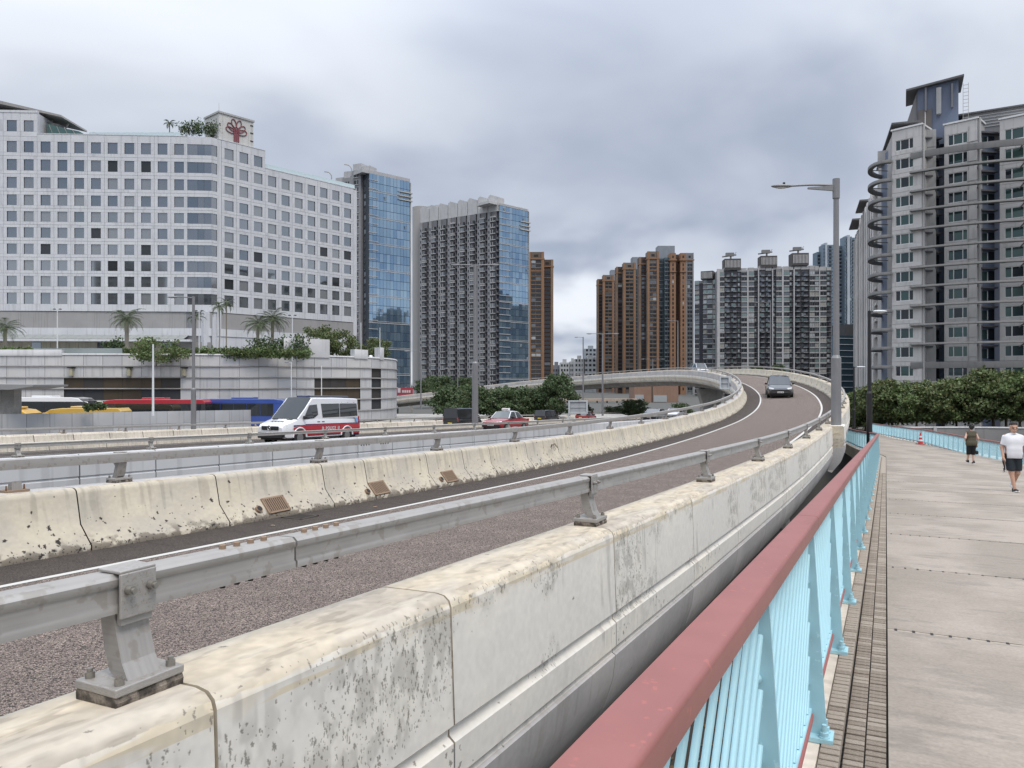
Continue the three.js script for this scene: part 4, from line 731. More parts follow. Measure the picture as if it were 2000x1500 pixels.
// ---------- the white hotel and its podium ----------
const roomGlass = [glass(.33, .355, .375, .86, .04), glass(.345, .36, .375, .80, .08), glass(.28, .31, .335, .88, .03), glass(.34, .355, .365, .6, .15), glass(.06, .065, .07, .5, .05)];
{
  const wall = [fac(.66, .675, .71), fac(.64, .655, .695), fac(.675, .69, .72)], backing = fac(.22, .23, .25), band = fac(.36, .355, .355), R = rnd(61);
  const t = thing('hotel', 'white panelled hotel block with square windows and red emblem on the roof', 'building');
  // floor lines (height of window centres above the eye) on the left face, d = 145
  const D = 145.5, rowsV = [246, 286.7, 322, 356.7, 390.5, 422.5, 454, 486, 518, 549, 582.5], Y = rowsV.map(v => CH + (750 - v) / 1500 * D);
  const A = XD(-60, 144.9), B = XD(366, 147.2), C = XD(413, 147.6), E = XD(424, 148.6), F = XD(697, 173.5);
  const face = (a, b) => { const f = frame(a, b), g = new THREE.Group(); return { f, m: new THREE.Matrix4().makeRotationY(f.turn).setPosition(f.pos[0], 0, f.pos[2]) }; };
  const put = (name, geo, mat, m) => mesh(name, geo.applyMatrix4(m), mat, t);
  const half = (k) => k === 0 ? 1.3 : .5 * Math.min(Y[k - 1] - Y[k], 3.4);
  function bay(m, x0, x1, k, glassW, topRow) {                       // one window with the panels round it
    const y = Y[k], up = k === topRow ? y + 2.5 : (Y[k - 1] + y) / 2, dn = k === Y.length - 1 ? y - 2.4 : (Y[k + 1] + y) / 2, g = .04, wx = (x0 + x1) / 2, wh = Math.min(.62 * (up - dn), 2.1) / 2, pick = R();
    const kind = k >= 6 && R() < .08 ? 4 : pick < .42 ? 0 : pick < .62 ? 1 : pick < .80 ? 2 : pick < .96 ? 3 : 4;
    put('window', bx(wx - glassW / 2, wx + glassW / 2, y - wh, y + wh, -.22, -.18), roomGlass[kind], m);
    const w = wall[(R() * 3) | 0];
    put('spandrel_panel', bx(x0 + g / 2, x1 - g / 2, y + wh + .02, up + (up - (y + wh)) * 0 - g / 2, -.06, 0, R() * 9), w, m);
    put('sill_panel', bx(x0 + g / 2, x1 - g / 2, dn + g / 2, y - wh - .02, -.06, 0, R() * 9), w, m);
    put('pier_panel', bx(x0 + g / 2, wx - glassW / 2 - .02, y - wh, y + wh, -.06, 0, R() * 9), wall[(R() * 3) | 0], m);
    if (kind !== 9) pierEnd.push(bx(wx + glassW / 2 + .02, x1 - g / 2, y - wh, y + wh, -.06, -.001, R() * 9).applyMatrix4(m));
  }
  const pierEnd = [];
  { // left face: 3.1 m bays, row 0 only at the far left end
    const { f, m } = face(A, B), n = 13, w = f.L / n;
    put('core_wall', bx(-20, f.L, CH - 5, Y[1] + 2.5, -14, -.24), backing, m); put('core_wall', bx(-20, f.L - w * 9.05, Y[1] + 2.5, Y[0] + 2.6, -14, -.24), backing, m);
    for (let k = 0; k < Y.length; k++) for (let i = 0; i < n; i++) if (k > 0 || i < 4) bay(m, i * w, (i + 1) * w, k, 1.78, k === 0 ? 0 : (i < 4 ? -1 : 1));
    put('roof_edge', bx(w * 4, f.L, Y[1] + 2.5, Y[1] + 2.62, -.5, .06), wall[0], m); put('roof_edge', bx(-20, w * 4 + .1, Y[0] + 2.5, Y[0] + 2.95, -.5, .08), wall[0], m);
    put('end_panel', bx(w * 4, w * 4 + .08, Y[1] + 2.6, Y[0] + 2.5, -6, 0), wall[1], m);
    // corner bay: ribbon windows
    const cf = face(B, C);
    for (let k = 1; k < Y.length; k++) {
      const up = k === 1 ? Y[k] + 2.5 : (Y[k - 1] + Y[k]) / 2, dn = k === Y.length - 1 ? Y[k] - 2.4 : (Y[k + 1] + Y[k]) / 2;
      for (const [a, b] of [[0, .42], [.43, .68], [.69, .99]]) put('corner_window', bx(cf.f.L * a, cf.f.L * b, Y[k] - 1.02, Y[k] + 1.02, -.16, -.12), roomGlass[(R() * 3) | 0], cf.m);
      put('corner_panel', bx(0, cf.f.L, Y[k] + 1.04, up - .02, -.06, 0), wall[0], cf.m); put('corner_panel', bx(0, cf.f.L, dn + .02, Y[k] - 1.04, -.06, 0), wall[0], cf.m);
      const ef = face(C, E);
      put('corner_window', bx(.05, ef.f.L, Y[k] - 1.02, Y[k] + 1.02, -.16, -.12), roomGlass[1], ef.m); put('corner_panel', bx(0, ef.f.L, Y[k] + 1.04, up - .02, -.06, 0), wall[2], ef.m); put('corner_panel', bx(0, ef.f.L, dn + .02, Y[k] - 1.04, -.06, 0), wall[2], ef.m);
    }
    put('core_wall', bx(-.3, cf.f.L, CH - 5, Y[1] + 2.4, -6, -.2), backing, cf.m);
  }
  { // right face: 10 bays, the last seven one storey lower
    const { f, m } = face(E, F), w = (f.L - .8) / 10.35, x0 = .9;
    put('core_wall', bx(0, f.L, CH - 5, Y[2] + 2.2, -14, -.24), backing, m); put('core_wall', bx(0, x0 + w * 3, Y[2] + 2.2, Y[1] + 2.5, -14, -.24), backing, m);
    for (let k = 1; k < Y.length; k++) for (let i = 0; i < 10; i++) if (k > 1 || i < 3) bay(m, x0 + i * w, x0 + (i + 1) * w, k, 1.85, i < 3 ? 1 : 2);
    put('end_pier', bx(0, x0 - .04, CH - 3, Y[1] + 2.5, -.06, 0), wall[0], m); put('end_pier', bx(x0 + 10 * w + .02, f.L, CH - 3, Y[2] + 2.2, -.2, 0), wall[0], m);
    put('roof_edge', bx(0, x0 + w * 3, Y[1] + 2.5, Y[1] + 2.62, -.5, .06), wall[0], m); put('roof_edge', bx(x0 + w * 3, f.L, Y[2] + 2.4, Y[2] + 2.55, -.5, .06), wall[0], m);
    put('end_panel', bx(x0 + w * 3 - .1, x0 + w * 3, Y[2] + 2.4, Y[1] + 2.5, -8, 0), wall[1], m);
    // glass balustrade on the lower roof, sign tower on the upper
    put('balustrade', bx(x0 + w * 3.1, f.L - .2, Y[2] + 2.55, Y[2] + 3.5, -.6, -.56), glass(.55, .66, .68, .2, .1), m);
    const sy = Y[1] + 2.6; put('base_wall', bx(-2.6, 1.5, CH - 6, Y[10] - 2.4, -3, -.15), wall[1], m);
    put('sign_tower', bx(.6, 7.9, sy, sy + 5.2, -6, -.4), fac(.62, .62, .60), m); put('sign_cap', bx(.4, 8.1, sy + 5.2, sy + 5.55, -6.2, -.2), fac(.45, .45, .45), m); put('mast', cyl(.03, .02, 1.8, 6, .9, sy + 5.5, -1), M.steel, m);
    // red flower emblem: outlined petals above three stems
    const red = std(lin(.19, .05, .065), .6), E2 = new THREE.Group(); E2.name = 'emblem'; t.add(E2); const em = (g) => mesh('petal', g.applyMatrix4(m), red, E2);
    for (const [a, l, r] of [[-1.36, 2.35, .85], [-.88, 2.45, .80], [-.30, 2.75, .72], [.30, 2.75, .72], [.88, 2.45, .80], [1.36, 2.35, .85]]) {
      const pts = []; for (let k = 0; k <= 16; k++) { const q = k / 16 * Math.PI * 2, px = Math.sin(q) * r * .62, py = l - r - .1 + (1 - Math.cos(q)) * 0 - Math.cos(q) * r + (Math.cos(q) > .2 ? -.25 : 0); pts.push(V3(4.2 + px * Math.cos(a) + py * Math.sin(a), sy + 2.15 - px * Math.sin(a) + py * Math.cos(a), -.3)); }
      em(new THREE.TubeGeometry(new THREE.CatmullRomCurve3(pts, true), 32, .09, 6, true));
    }
    for (const x of [-.42, 0, .42]) em(bx(4.2 + x - .15, 4.2 + x + .15, sy + .35, sy + 2.9, -.38, -.25));
    for (const y of [1.3, 2.9, 4.4]) put('sign_bracket', bx(7.2, 7.85, sy + y - .08, sy + y + .08, -.42, -.3), M.black, m);
  }
  stuffPart(mesh('pier_ends', merge(pierEnd), wall[1], t));
  { // storeys below the rooms: grey band, white band, glazed terrace rooms with blinds under a glass lean-to
    const y0 = Y[10] - 2.4;
    for (const [a, b, L] of [[A, C, 'a'], [E, F, 'b']]) {
      const { f, m } = face(a, b);
      put('grey_band', bx(0, f.L, y0 - 3.1, y0 - .1, -.4, -.1), band, m); put('white_band', bx(0, f.L, y0 - 4.6, y0 - 3.15, -.3, .1), wall[0], m);
      if (L === 'a') {
        for (let i = 0; i < 20; i++) { const x = 3 + i * 1.72; if (x > 38) break; put('terrace_window', bx(x, x + 1.64, y0 - 8.6, y0 - 5.9, .3, .36), i % 7 === 5 ? roomGlass[2] : fac(.42, .40, .33), m); }
        put('terrace_wall', bx(0, f.L, y0 - 9.4, y0 - 5.85, -.2, .28), fac(.30, .30, .30), m); put('eaves', bx(-2, f.L - 3, y0 - 5.85, y0 - 5.45, -.2, 3.0), wall[0], m);
        for (let i = 0; i < 26; i++) { const x = 1 + i * 1.55; if (x > f.L - 4) break; put('roof_pane', beam(V3(x, y0 - 4.5, .1), V3(x, y0 - 5.4, 2.9), 1.5, .05), glass(.34, .36, .34, .35, .15), m); }
      } else { put('base_wall', bx(0, f.L, y0 - 12, y0 - 4.65, -.4, -.05), wall[1], m); put('base_opening', bx(3, 16, y0 - 9.5, y0 - 6.8, -.1, -.02), M.joint, m); }
    }
  }
  { // roof terrace: sloping canopy and glasshouse on the left
    const ym = Y[0] + 2.9, d = 146, x = u => (u - 1000) / 1500 * d;
    const can = prism([[x(-90), CH + (750 - 172) / 1500 * d], [x(110), CH + (750 - 219) / 1500 * d], [x(111), CH + (750 - 223) / 1500 * d], [x(-90), CH + (750 - 180) / 1500 * d]], 9).translate(0, 0, -d - 6); mesh('roof_canopy', can, fac(.36, .345, .33), t);
    const can2 = prism([[x(-90), CH + (750 - 192) / 1500 * d], [x(96), CH + (750 - 232) / 1500 * d], [x(95), CH + (750 - 236) / 1500 * d], [x(-90), CH + (750 - 198) / 1500 * d]], 7).translate(0, 0, -d - 6.5); mesh('roof_canopy', can2, fac(.30, .29, .28), t);
    for (const u of [20, 60, 92]) mesh('canopy_strut', beam(V3(x(u), ym - 2.5, -d - 5), V3(x(u + 12), CH + (750 - 206 - u * .2) / 1500 * d, -d - 5), .2, .2), M.steel, t);
    mesh('glasshouse', prism([[x(82), Y[1] + 2.6], [x(82), CH + (750 - 236) / 1500 * d], [x(120), CH + (750 - 246) / 1500 * d], [x(145), CH + (750 - 251) / 1500 * d], [x(165), Y[1] + 2.6]], 7).translate(0, 0, -d - 5), glass(.10, .17, .16, .4, .08), t);
    for (const u of [95, 110, 125, 140]) mesh('glasshouse_bar', beam(V3(x(u), Y[1] + 2.7, -d - 1.45), V3(x(u - 8), CH + (750 - 236 - (u - 82) * .2) / 1500 * d, -d - 1.45), .08, .08), M.steel, t);
    mesh('roof_balustrade', bx(x(165), x(345), Y[1] + 2.6, Y[1] + 3.4, -147.6, -147.55), glass(.55, .66, .68, .2, .1), t);
    for (const u of [173, 328]) mesh('roof_vent', cyl(.35, .35, .9, 10, x(u), Y[1] + 2.6, -148), fac(.3, .32, .32), t);
  }
}
// ---------- podium: curved panelled wall ----------
const POD = new Line([[-97, 98, 0, 0], [-75, 98, 0, 0], [-55, 98.3, 0, 0], [-40, 99.5, 0, 0], [-30, 102.5, 0, 0], [-23.5, 107, 0, 0], [-19.6, 113, 0, 0], [-18.4, 120, 0, 0], [-19.5, 130, 0, 0]]);
{
  const t = thing('podium', 'curved podium wall of pale panels with dark louvred bays behind the coaches', 'building'), R = rnd(63), mats = [fac(.60, .605, .62), fac(.55, .555, .57), fac(.63, .625, .62)], dark = [fac(.050, .045, .042), fac(.075, .055, .035), fac(.042, .045, .052)];
  const L = POD.length, at0 = u => { let b = 0, e = 1e9; for (let s = 0; s < L; s += .2) { const p = POD.at(s); const d = Math.abs(1000 + 1500 * p.x / -p.z - u); if (d < e && s < L * .93) { e = d; b = s; } } return b; };
  const ys = [-5.4, -3.75, -2.15, -.6, .85, 2.3, 3.75];
  const zone = (s, r) => { const p = POD.at(s), u = 1000 + 1500 * p.x / -p.z; if (u > 142 && u < 358 && r < 4) return 1; if (u > 600 && u < 702 && r < 4 && r > 0) return 1; if (u > 727 && u < 742 && r < 5 && r > 0) return 1; if (u > 440 && u < 535 && r < 2) return 2; return 0; };
  for (const [a, b] of stretches(every(1, L - 1, 2.42), .5, L - .5, .04)) for (let r = 0; r < 6; r++) {
    const z = zone((a + b) / 2, r); if (z === 2) continue;
    mesh(z ? 'louvre_panel' : 'wall_panel', sweep(POD, [[[-.02 - (z ? .12 : 0), ys[r] + .07], [-.02 - (z ? .12 : 0), ys[r + 1] - .07]].map(p => [-p[0] * 0 + (z ? -.12 : 0), p[1]]).reverse()], a, b, 2.5, { caps: false, u0: R() * 9, v0: R() * 9 }), z ? dark[(R() * 3) | 0] : mats[(R() * 3) | 0], t);
  }
  const rail = fac(.30, .29, .28); for (let r = 1; r < 6; r++) mesh('ledge', sweep(POD, [[[-.1, ys[r] - .09], [-.1, ys[r] + .09], [.16, ys[r] + .06], [.16, ys[r] - .06]]], .5, L - .5, 2), rail, t);
  mesh('backing', sweep(POD, [[[-.7, -6.4], [-.7, 3.8], [-.2, 3.8], [-.2, -6.4]]], .5, L - .5, 3), M.joint, t);
  mesh('coping', sweep(POD, [[[-.6, 3.72], [-.6, 3.92], [.10, 3.92], [.10, 3.72]]], .5, L - .5, 2), mats[0], t);
  mesh('terrace_floor', sweep(POD, [[[-46, 3.4], [-.5, 3.6]]], .5, at0(600), 3, { caps: false }), fac(.4, .4, .38), t);
  for (const [u, w, h0, h1] of [[600, 6.2, 3.6, 6.1], [650 + 55, 2.6, 3.6, 4.9], [744, 1.2, 3.6, 5.4], [20, 13, 3.6, 4.4]]) { const s = at0(u); mesh('raised_parapet', sweep(POD, [[[-.8, h0], [-.8, h1], [.14, h1], [.14, h0]]], Math.max(.6, s - w / 2), Math.min(L - .6, s + w / 2), 1.5), mats[1], t); }
  mesh('terrace_rail', sweep(POD, [[[-.5, 3.93], [-.5, 4.6], [-.45, 4.6], [-.45, 3.93]]], at0(60), at0(235), 3), glass(.30, .34, .34, .3, .1), t);
  mesh('garage_shutter', sweep(POD, [[[-.5, -1.6], [-.5, -.95], [-.4, -.95], [-.4, -1.6]]], at0(440), at0(535), 2), fac(.16, .09, .08), t);
  for (const u of [141, 253, 360]) { const p = POD.at(at0(u), .35, 1.5); mesh('wall_lamp', rbox(.45, 1.0, .5, .08, p.x, p.y, p.z), fac(.45, .42, .30), t); mesh('lamp_hood', cb(.7, .12, .7, p.x, p.y + .6, p.z), M.black, t); }
}
{ // canopy slab of a shelter at the far left
  const p = PX(27, 760, 66), t = thing('shelter_canopy', 'grey flat shelter canopy on a thick pillar at the left edge', 'shelter', [p.x, 0, p.z]);
  mesh('canopy_slab', prism([[-9, 3.9 + CH - 4.0], [1.2, 3.62 + CH - 4.0], [3.2, 3.9 + CH - 4.0], [3.25, 4.05 + CH - 4.0], [-9, 4.2 + CH - 4.0]].map(q => [q[0], q[1] - .1]), 5), fac(.34, .34, .34), t); mesh('pillar', bx(-.9, .35, .8, 3.6 + CH - 4.05, -.5, .5), M.grey, t);
}
// ---------- coaches behind the wall ----------
function coach(label, u, v, d, turn, L, H, top, side, windows) {
  const p = PX(u, v, d), t = thing('coach', label, 'bus', [p.x, p.y - H, p.z], turn, undefined), W = 2.5;
  const pr = [[-L / 2, .4], [-L / 2, 2.2], [-L / 2 + .25, H - .5], [-L / 2 + .9, H - .12], [-L / 2 + 2, H], [L / 2 - .3, H], [L / 2, H - .3], [L / 2, .4]];
  mesh('body', prism(pr, W, .06), side, t); mesh('roof', prism([[-L / 2 + .3, H - .5], [-L / 2 + .95, H - .1], [-L / 2 + 2, H + .02], [L / 2 - .3, H + .02], [L / 2 + .02, H - .3], [L / 2 + .02, H - .5]], W + .06, .06), top, t);
  const n = 6; for (const z of [1, -1]) for (let i = 0; i < n; i++) { const a = -L / 2 + 2.0 + i * (L - 2.4) / n; mesh('side_window', bx(a, a + (L - 2.4) / n - .06, 1.55, H - .55, z > 0 ? W / 2 - .02 : -W / 2 - .02, z > 0 ? W / 2 + .02 : -W / 2 + .02), windows, t); }
  mesh('windscreen', beam(V3(-L / 2 - .01, 1.1, 0), V3(-L / 2 + .27, H - .45, 0), 2.2, .03), carGlass, t); mesh('rear_window', bx(L / 2 - .01, L / 2 + .03, 1.9, H - .5, -1, 1), carGlass, t);
  for (const z of [1, -1]) for (const x of [-L * .32, L * .27]) { const g = new THREE.Group(); g.name = 'wheel'; g.position.set(x, .5, z * (W / 2 - .14)); t.add(g); mesh('tyre', at(new THREE.CylinderGeometry(.5, .5, .28, 20), 0, 0, 0, 0, Math.PI / 2), M.rubber, g); mesh('rim', at(new THREE.CylinderGeometry(.28, .28, .3, 10), 0, 0, 0, 0, Math.PI / 2), alloy, g); }
  mesh('ac_unit', rbox(2.6, .22, 1.6, .08, 0, H + .1, 0), top, t);
  for (const z of [1, -1]) mesh('mirror_arm', tube([[-L / 2 + .2, H - .5, z * 1.1], [-L / 2 - .35, H - .6, z * 1.35], [-L / 2 - .4, H - 1.2, z * 1.35]], .05, 6), top, t);
  return t;
}
const wp = paint(.74, .74, .75);
coach('white coach with red roofline parked left of the louvred bay', 90, 776, 92, Math.PI - .12, 12, 3.5, wp, paint(.03, .03, .035), carGlass);
coach('red-roofed coach with white front pillars parked in the middle', 305, 780, 88, .03, 12, 3.5, paint(.38, .02, .035), paint(.03, .03, .035), carGlass);
coach('blue coach parked behind the police van', 478, 779, 90, Math.PI - .1, 12, 3.5, paint(.03, .07, .30), paint(.03, .07, .30), carGlass);
coach('dark-fronted coach with pale windscreen parked between red and blue coaches', 404, 784, 93, Math.PI / 2 + .1, 10, 3.4, paint(.03, .05, .2), paint(.02, .03, .1), roomGlass[2]);
coach('low yellow bus roof beside the white coach', 170, 797, 80, .05, 8, 2.8, paint(.55, .35, .06), paint(.5, .32, .05), carGlass);
coach('yellow bus at the left edge beside the shelter pillar', 20, 798, 76, Math.PI, 5.5, 2.7, paint(.62, .36, .03), paint(.6, .34, .03), carGlass);
// ---------- towers further off ----------
const finM = fac(.55, .54, .54);
class Facade {                                                       // gathers pieces of one building by name and material
  constructor(t) { this.t = t; this.bins = new Map(); this.count = {}; }
  wall(a, b) { const f = frame(a, b); this.m = new THREE.Matrix4().makeRotationY(f.turn).setPosition(f.pos[0], 0, f.pos[2]); this.L = f.L; return f.L; }
  add(name, mat, g) { const k = name + mat.uuid; if (!this.bins.has(k)) this.bins.set(k, [name, mat, []]); this.bins.get(k)[2].push(g.applyMatrix4(this.m)); }
  part(name, mat, g) { return mesh(name, g.applyMatrix4(this.m), mat, this.t); }
  piece(name, mat, g, limit = 300) { this.count[name] = (this.count[name] || 0) + 1; if (this.count[name] <= limit) this.part(name, mat, g); else this.add(name + 's', mat, g); }
  done() { for (const [n, m, l] of this.bins.values()) { const x = mesh(n, merge(l), m, this.t); if (l.length > 1) stuffPart(x); } }
}
const yv = (v, d) => CH + (750 - v) / 1500 * d;
const winDark = glass(.045, .05, .058, .35, .08), winMid = glass(.16, .18, .20, .45, .1), winPale = glass(.42, .45, .46, .25, .2), winGreen = glass(.22, .29, .28, .4, .1), frameW = fac(.50, .50, .50);
function glassWall(F, W, y0, y1, nx, ny, tones, R, spandrel, every3) {  // curtain wall of separate panes
  const w = W / nx, h = (y1 - y0) / ny;
  for (let j = 0; j < ny; j++) for (let i = 0; i < nx; i++) {
    const g = cb(w - .10, h - .16, .08).applyMatrix4(new THREE.Matrix4().makeRotationFromEuler(new THREE.Euler((R() - .5) * .016, (R() - .5) * .016, 0))).translate((i + .5) * w, y0 + (j + .5) * h, .02);
    F.piece('glass_pane', tones[(R() * tones.length) | 0], g);
    if (R() < .022) F.piece('open_sash', winPale, at(cb(w * .45, h * .42, .06), (i + .5) * w, y0 + (j + .42) * h, .34, 0, .25));
  }
  F.part('glazing_core', std(lin(.04, .05, .065), .6), bx(0, W, y0, y1, -9, -.06));
  for (let j = 0; j <= ny; j += every3) { F.piece('white_line', spandrel, bx(-.1, W + .1, y0 + j * h - .14, y0 + j * h + .14, -.1, .22)); F.piece('white_line', spandrel, bx(-.1, W + .1, y0 + j * h + .55, y0 + j * h + .72, -.1, .2)); }
}
const bluePanes = [glass(.29, .41, .52, .78, .04), glass(.26, .38, .50, .80, .04), glass(.32, .44, .55, .75, .05), glass(.23, .35, .49, .82, .03)];
const T_ = (label, name = 'apartment_tower') => { const t = thing(name, label, 'building'); return [t, new Facade(t)]; };
{ // first blue glass tower beside the hotel
  const [t, F] = T_('tall tower with pale blue glass face right behind the hotel', 'glass_tower'), R = rnd(71), d0 = 318, d1 = 332, a = XD(721, d0), b = XD(801, d1), g1 = fac(.30, .30, .32), g2 = fac(.50, .50, .51);
  let W = F.wall(a, b); glassWall(F, W, 0, yv(338, d0), 12, 26, bluePanes, R, frameW, 3);
  for (let j = 0; j < 26; j++) F.piece('balcony_edge', frameW, bx(-.2, W * .2, j * yv(338, d0) / 26 + .9, j * yv(338, d0) / 26 + 1.15, 0, .35));
  F.part('roof_parapet', g2, bx(-3, W + .3, yv(338, d0), yv(331, d0), -12, -.5)); F.part('corner_trim', frameW, bx(W - .1, W + .25, 0, yv(340, d0), -.2, .4));
  for (const y of [344, 352, 360]) F.part('roof_ledge', fac(.55, .53, .48), bx(W * .7, W + .8, yv(y + 18, d0) - .2, yv(y + 18, d0) + .2, -1, .9));
  W = F.wall(XD(640, 327), a);                                         // grey flank with bay windows, stepping down to the left
  for (const [x0, x1, top] of [[.0, .16, 372], [.16, .36, 360], [.36, .58, 350], [.58, .80, 338], [.80, 1, 345]]) {
    const A = x0 * W, B = x1 * W, y1 = yv(top, 325); F.part('flank_wall', x0 > .78 ? fac(.07, .075, .085) : g1, bx(A, B, 0, y1, -8, x0 > .78 ? -1.5 : 0));
    F.part('roof_screen', g2, bx(A, B - .4, y1, y1 + 3, -6, -1));
    for (let y = 2; y < y1 - 2; y += 2.95) { F.piece('window', R() < .3 ? winMid : winDark, bx(A + (B - A) * .25, A + (B - A) * .75, y, y + 1.7, -1, x0 > .78 ? -1.4 : .08)); F.add('window_frames', frameW, bx(A + (B - A) * .18, B - (B - A) * .18, y - .25, y, -1.2, x0 > .78 ? -1.2 : .35)); F.add('window_frames', frameW, bx(A + (B - A) * .58, A + (B - A) * .62, y, y + 1.7, -1, x0 > .78 ? -1.3 : .15)); }
  }
  for (const [u, v] of [[647, 342], [686, 328]]) { const p = PX(u, v, 330); mesh('roof_davit', tube([[p.x, p.y - 3, p.z], [p.x, p.y, p.z], [p.x - 1.2, p.y + 1.2, p.z], [p.x - 3, p.y + 1.5, p.z]], .22, 6), M.steel, t); }
  F.done();
}
{ // grey tower with rows of bay windows and a blue glass end
  const [t, F] = T_('wide grey tower with columns of bay windows and a blue glass right end', 'glass_tower'), R = rnd(73), dl = 402, dr = 372, a = XD(822, dl), b = XD(975, dr), c = XD(1032, 386);
  const g1 = fac(.33, .33, .34), g2 = fac(.20, .20, .215), g3 = fac(.58, .58, .58), gd = fac(.085, .088, .10);
  let W = F.wall(a, b), n = 8, w = W / n; F.part('core', gd, bx(0, W, 0, yv(418, 390), -10, -1.2));
  for (let i = 0; i < n; i++) {
    const top = yv(lerp(436, 412, i / 7), lerp(dl, dr, i / 7)), x = i * w, last = i === n - 1;
    F.part('bay_pier', g1, bx(x, x + w * .26, 0, top, -1.2, 1.0)); F.part('bay_back', g2, bx(x + w * .26, x + w * .80, 0, top, -1.2, .45)); F.part('roof_fin', g3, prism([[x, top], [x, top + 7.5], [x + w * .2, top + 8.5], [x + w * .95, top + 6.8], [x + w * .95, top]], 5).translate(0, 0, -2));
    for (let y = 3; y < top - 2; y += 2.98) {
      F.piece('bay_window', R() < .25 ? winMid : winDark, bx(x + w * .34, x + w * .70, y, y + 1.65, .4, 1.25));
      F.add('window_frames', frameW, bx(x + w * .30, x + w * .74, y - .45, y - .05, .3, 1.4)); F.add('window_frames', g3, bx(x + w * .50, x + w * .535, y, y + 1.65, .4, 1.33)); F.add('window_frames', g3, bx(x + w * .30, x + w * .335, y, y + 1.65, .4, 1.33));
      if (R() < .28) F.add('window_frames', frameW, bx(x + w * .30, x + w * .74, y + 1.6, y + 2.25, .3, 1.42));
      F.add('pier_windows', winDark, bx(x + w * .08, x + w * .18, y + .1, y + 1.3, .9, 1.04)); F.add('balcony_slabs', gd, bx(x + w * .72, x + w * .99, y - .3, y, -1.2, .9)); F.add('air_units', g2, bx(x + w * .80, x + w * .92, y + .1, y + .8, -1, .4));
    }
  }
  W = F.wall(b, c); glassWall(F, W, 0, yv(400, dr), 9, 30, bluePanes, R, frameW, 3);
  F.part('roof_parapet', g3, bx(-6, W, yv(400, dr), yv(395, dr), -10, -.6)); F.part('corner_trim', frameW, bx(W - .1, W + .25, 0, yv(401, dr), -.2, .4)); for (let j = 1; j < 30; j++) F.piece('balcony_edge', frameW, bx(-.2, W * .36, j * yv(400, dr) / 30, j * yv(400, dr) / 30 + .3, 0, .4));
  for (const y of [404, 412, 420]) F.part('roof_ledge', fac(.55, .53, .48), bx(W * .7, W + .8, yv(y + 20, dr) - .2, yv(y + 20, dr) + .2, -1, .9));
  W = F.wall(XD(804, 412), XD(826, 408)); F.part('lift_shaft', fac(.42, .41, .40), at(new THREE.CylinderGeometry(4.5, 4.5, yv(402, 408), 24), W / 2, yv(402, 408) / 2, -3)); F.part('shaft_top', g3, bx(-1, W * 2, yv(412, 408), yv(401, 408), -10, -3));
  F.done();
}
function strips(label, base, list, o) {                               // apartment tower as upright strips [u0, u1, top v, kind]
  const [t, F] = T_(label), R = rnd(o.seed), d = o.d, H = o.floor || 2.9;
  for (const [u0, u1, top, kind, back = 0] of list) {
    const a = XD(u0, d + back), b = XD(u1, d + back), W = F.wall(a, b), y1 = yv(top, d + back), m = o.mats[kind];
    F.part(m.name || 'wall', m.wall, bx(0, W, 0, y1, -9, 0));
    if (m.crown) { F.part('crown', m.crown, bx(-.6, W + .6, y1 - 5.2, y1 - 4.4, -6, .7)); F.part('crown', m.crown, bx(-.3, W + .3, y1 - 13, y1 - 12.4, -6, .5)); F.part('crown_opening', M.joint, bx(W * .35, W * .65, y1 - 3.4, y1 - 1.8, -.1, .06)); }
    if (m.edge) { F.part('pier', m.edge, bx(-.25, W * m.ew, 0, y1, -.5, .55)); F.part('pier', m.edge, bx(W * (1 - m.ew), W + .25, 0, y1, -.5, .55)); }
    for (let y = 3; y < y1 - (m.crown ? 7 : 2); y += H) {
      for (const [x0, x1] of m.win || []) F.add('windows', R() < .16 ? winMid : R() < .03 ? winPale : winDark, bx(W * x0, W * x1, y, y + 1.75, -.5, .12));
      if (m.line) F.add('floor_lines', m.line, bx(W * (m.ew || 0), W * (1 - (m.ew || 0)), y - .55, y - .1, -.4, .3));
    }
  }
  if (o.extra) o.extra(t, F);
  F.done(); return t;
}
const orange = fac(.31, .17, .095), tan = fac(.29, .20, .135), brown = fac(.095, .06, .05), teal = fac(.075, .115, .13), greyB = fac(.22, .235, .25);
const omats = { A: { wall: brown, edge: tan, ew: .2, crown: orange, win: [[.25, .75]], line: brown }, B: { wall: fac(.20, .17, .15), edge: orange, ew: .16, crown: orange, win: [[.2, .46], [.5, .8]], line: tan }, T: { wall: teal, win: [[.3, .6]], line: greyB }, P: { wall: orange, crown: orange, win: [[.38, .62]] }, D: { wall: brown }, G: { wall: greyB, crown: orange, edge: fac(.30, .30, .30), ew: .12, win: [[.2, .5], [.56, .85]], line: greyB }, C: { wall: fac(.26, .29, .33), win: [] }, E: { wall: fac(.10, .16, .19), win: [[.1, .45], [.55, .9]], line: fac(.3, .36, .38) } };
strips('orange and brown apartment tower, left of the orange group', 0, [[1167, 1179, 545, 'A', 6], [1178, 1199, 537, 'B'], [1197, 1206, 548, 'T', 5], [1193, 1206, 527, 'C', 18]], { d: 640, seed: 81, mats: omats });
strips('orange and brown apartment tower, middle one of the orange group', 0, [[1204, 1218, 521, 'A', 6], [1218, 1241, 513, 'B'], [1240, 1251, 526, 'T', 5], [1235, 1250, 502, 'C', 18]], { d: 580, seed: 83, mats: omats });
strips('tallest orange apartment tower, right of the orange group', 0, [[1249, 1265, 502, 'A', 6], [1265, 1286, 491, 'B'], [1285, 1299, 505, 'T', 6], [1285, 1318, 480, 'C', 16], [1298, 1309, 503, 'E', 3], [1309, 1320, 494, 'P'], [1320, 1330, 497, 'D', 6], [1329, 1340, 494, 'P'], [1340, 1354, 494, 'G', 2]], { d: 520, seed: 85, mats: omats });
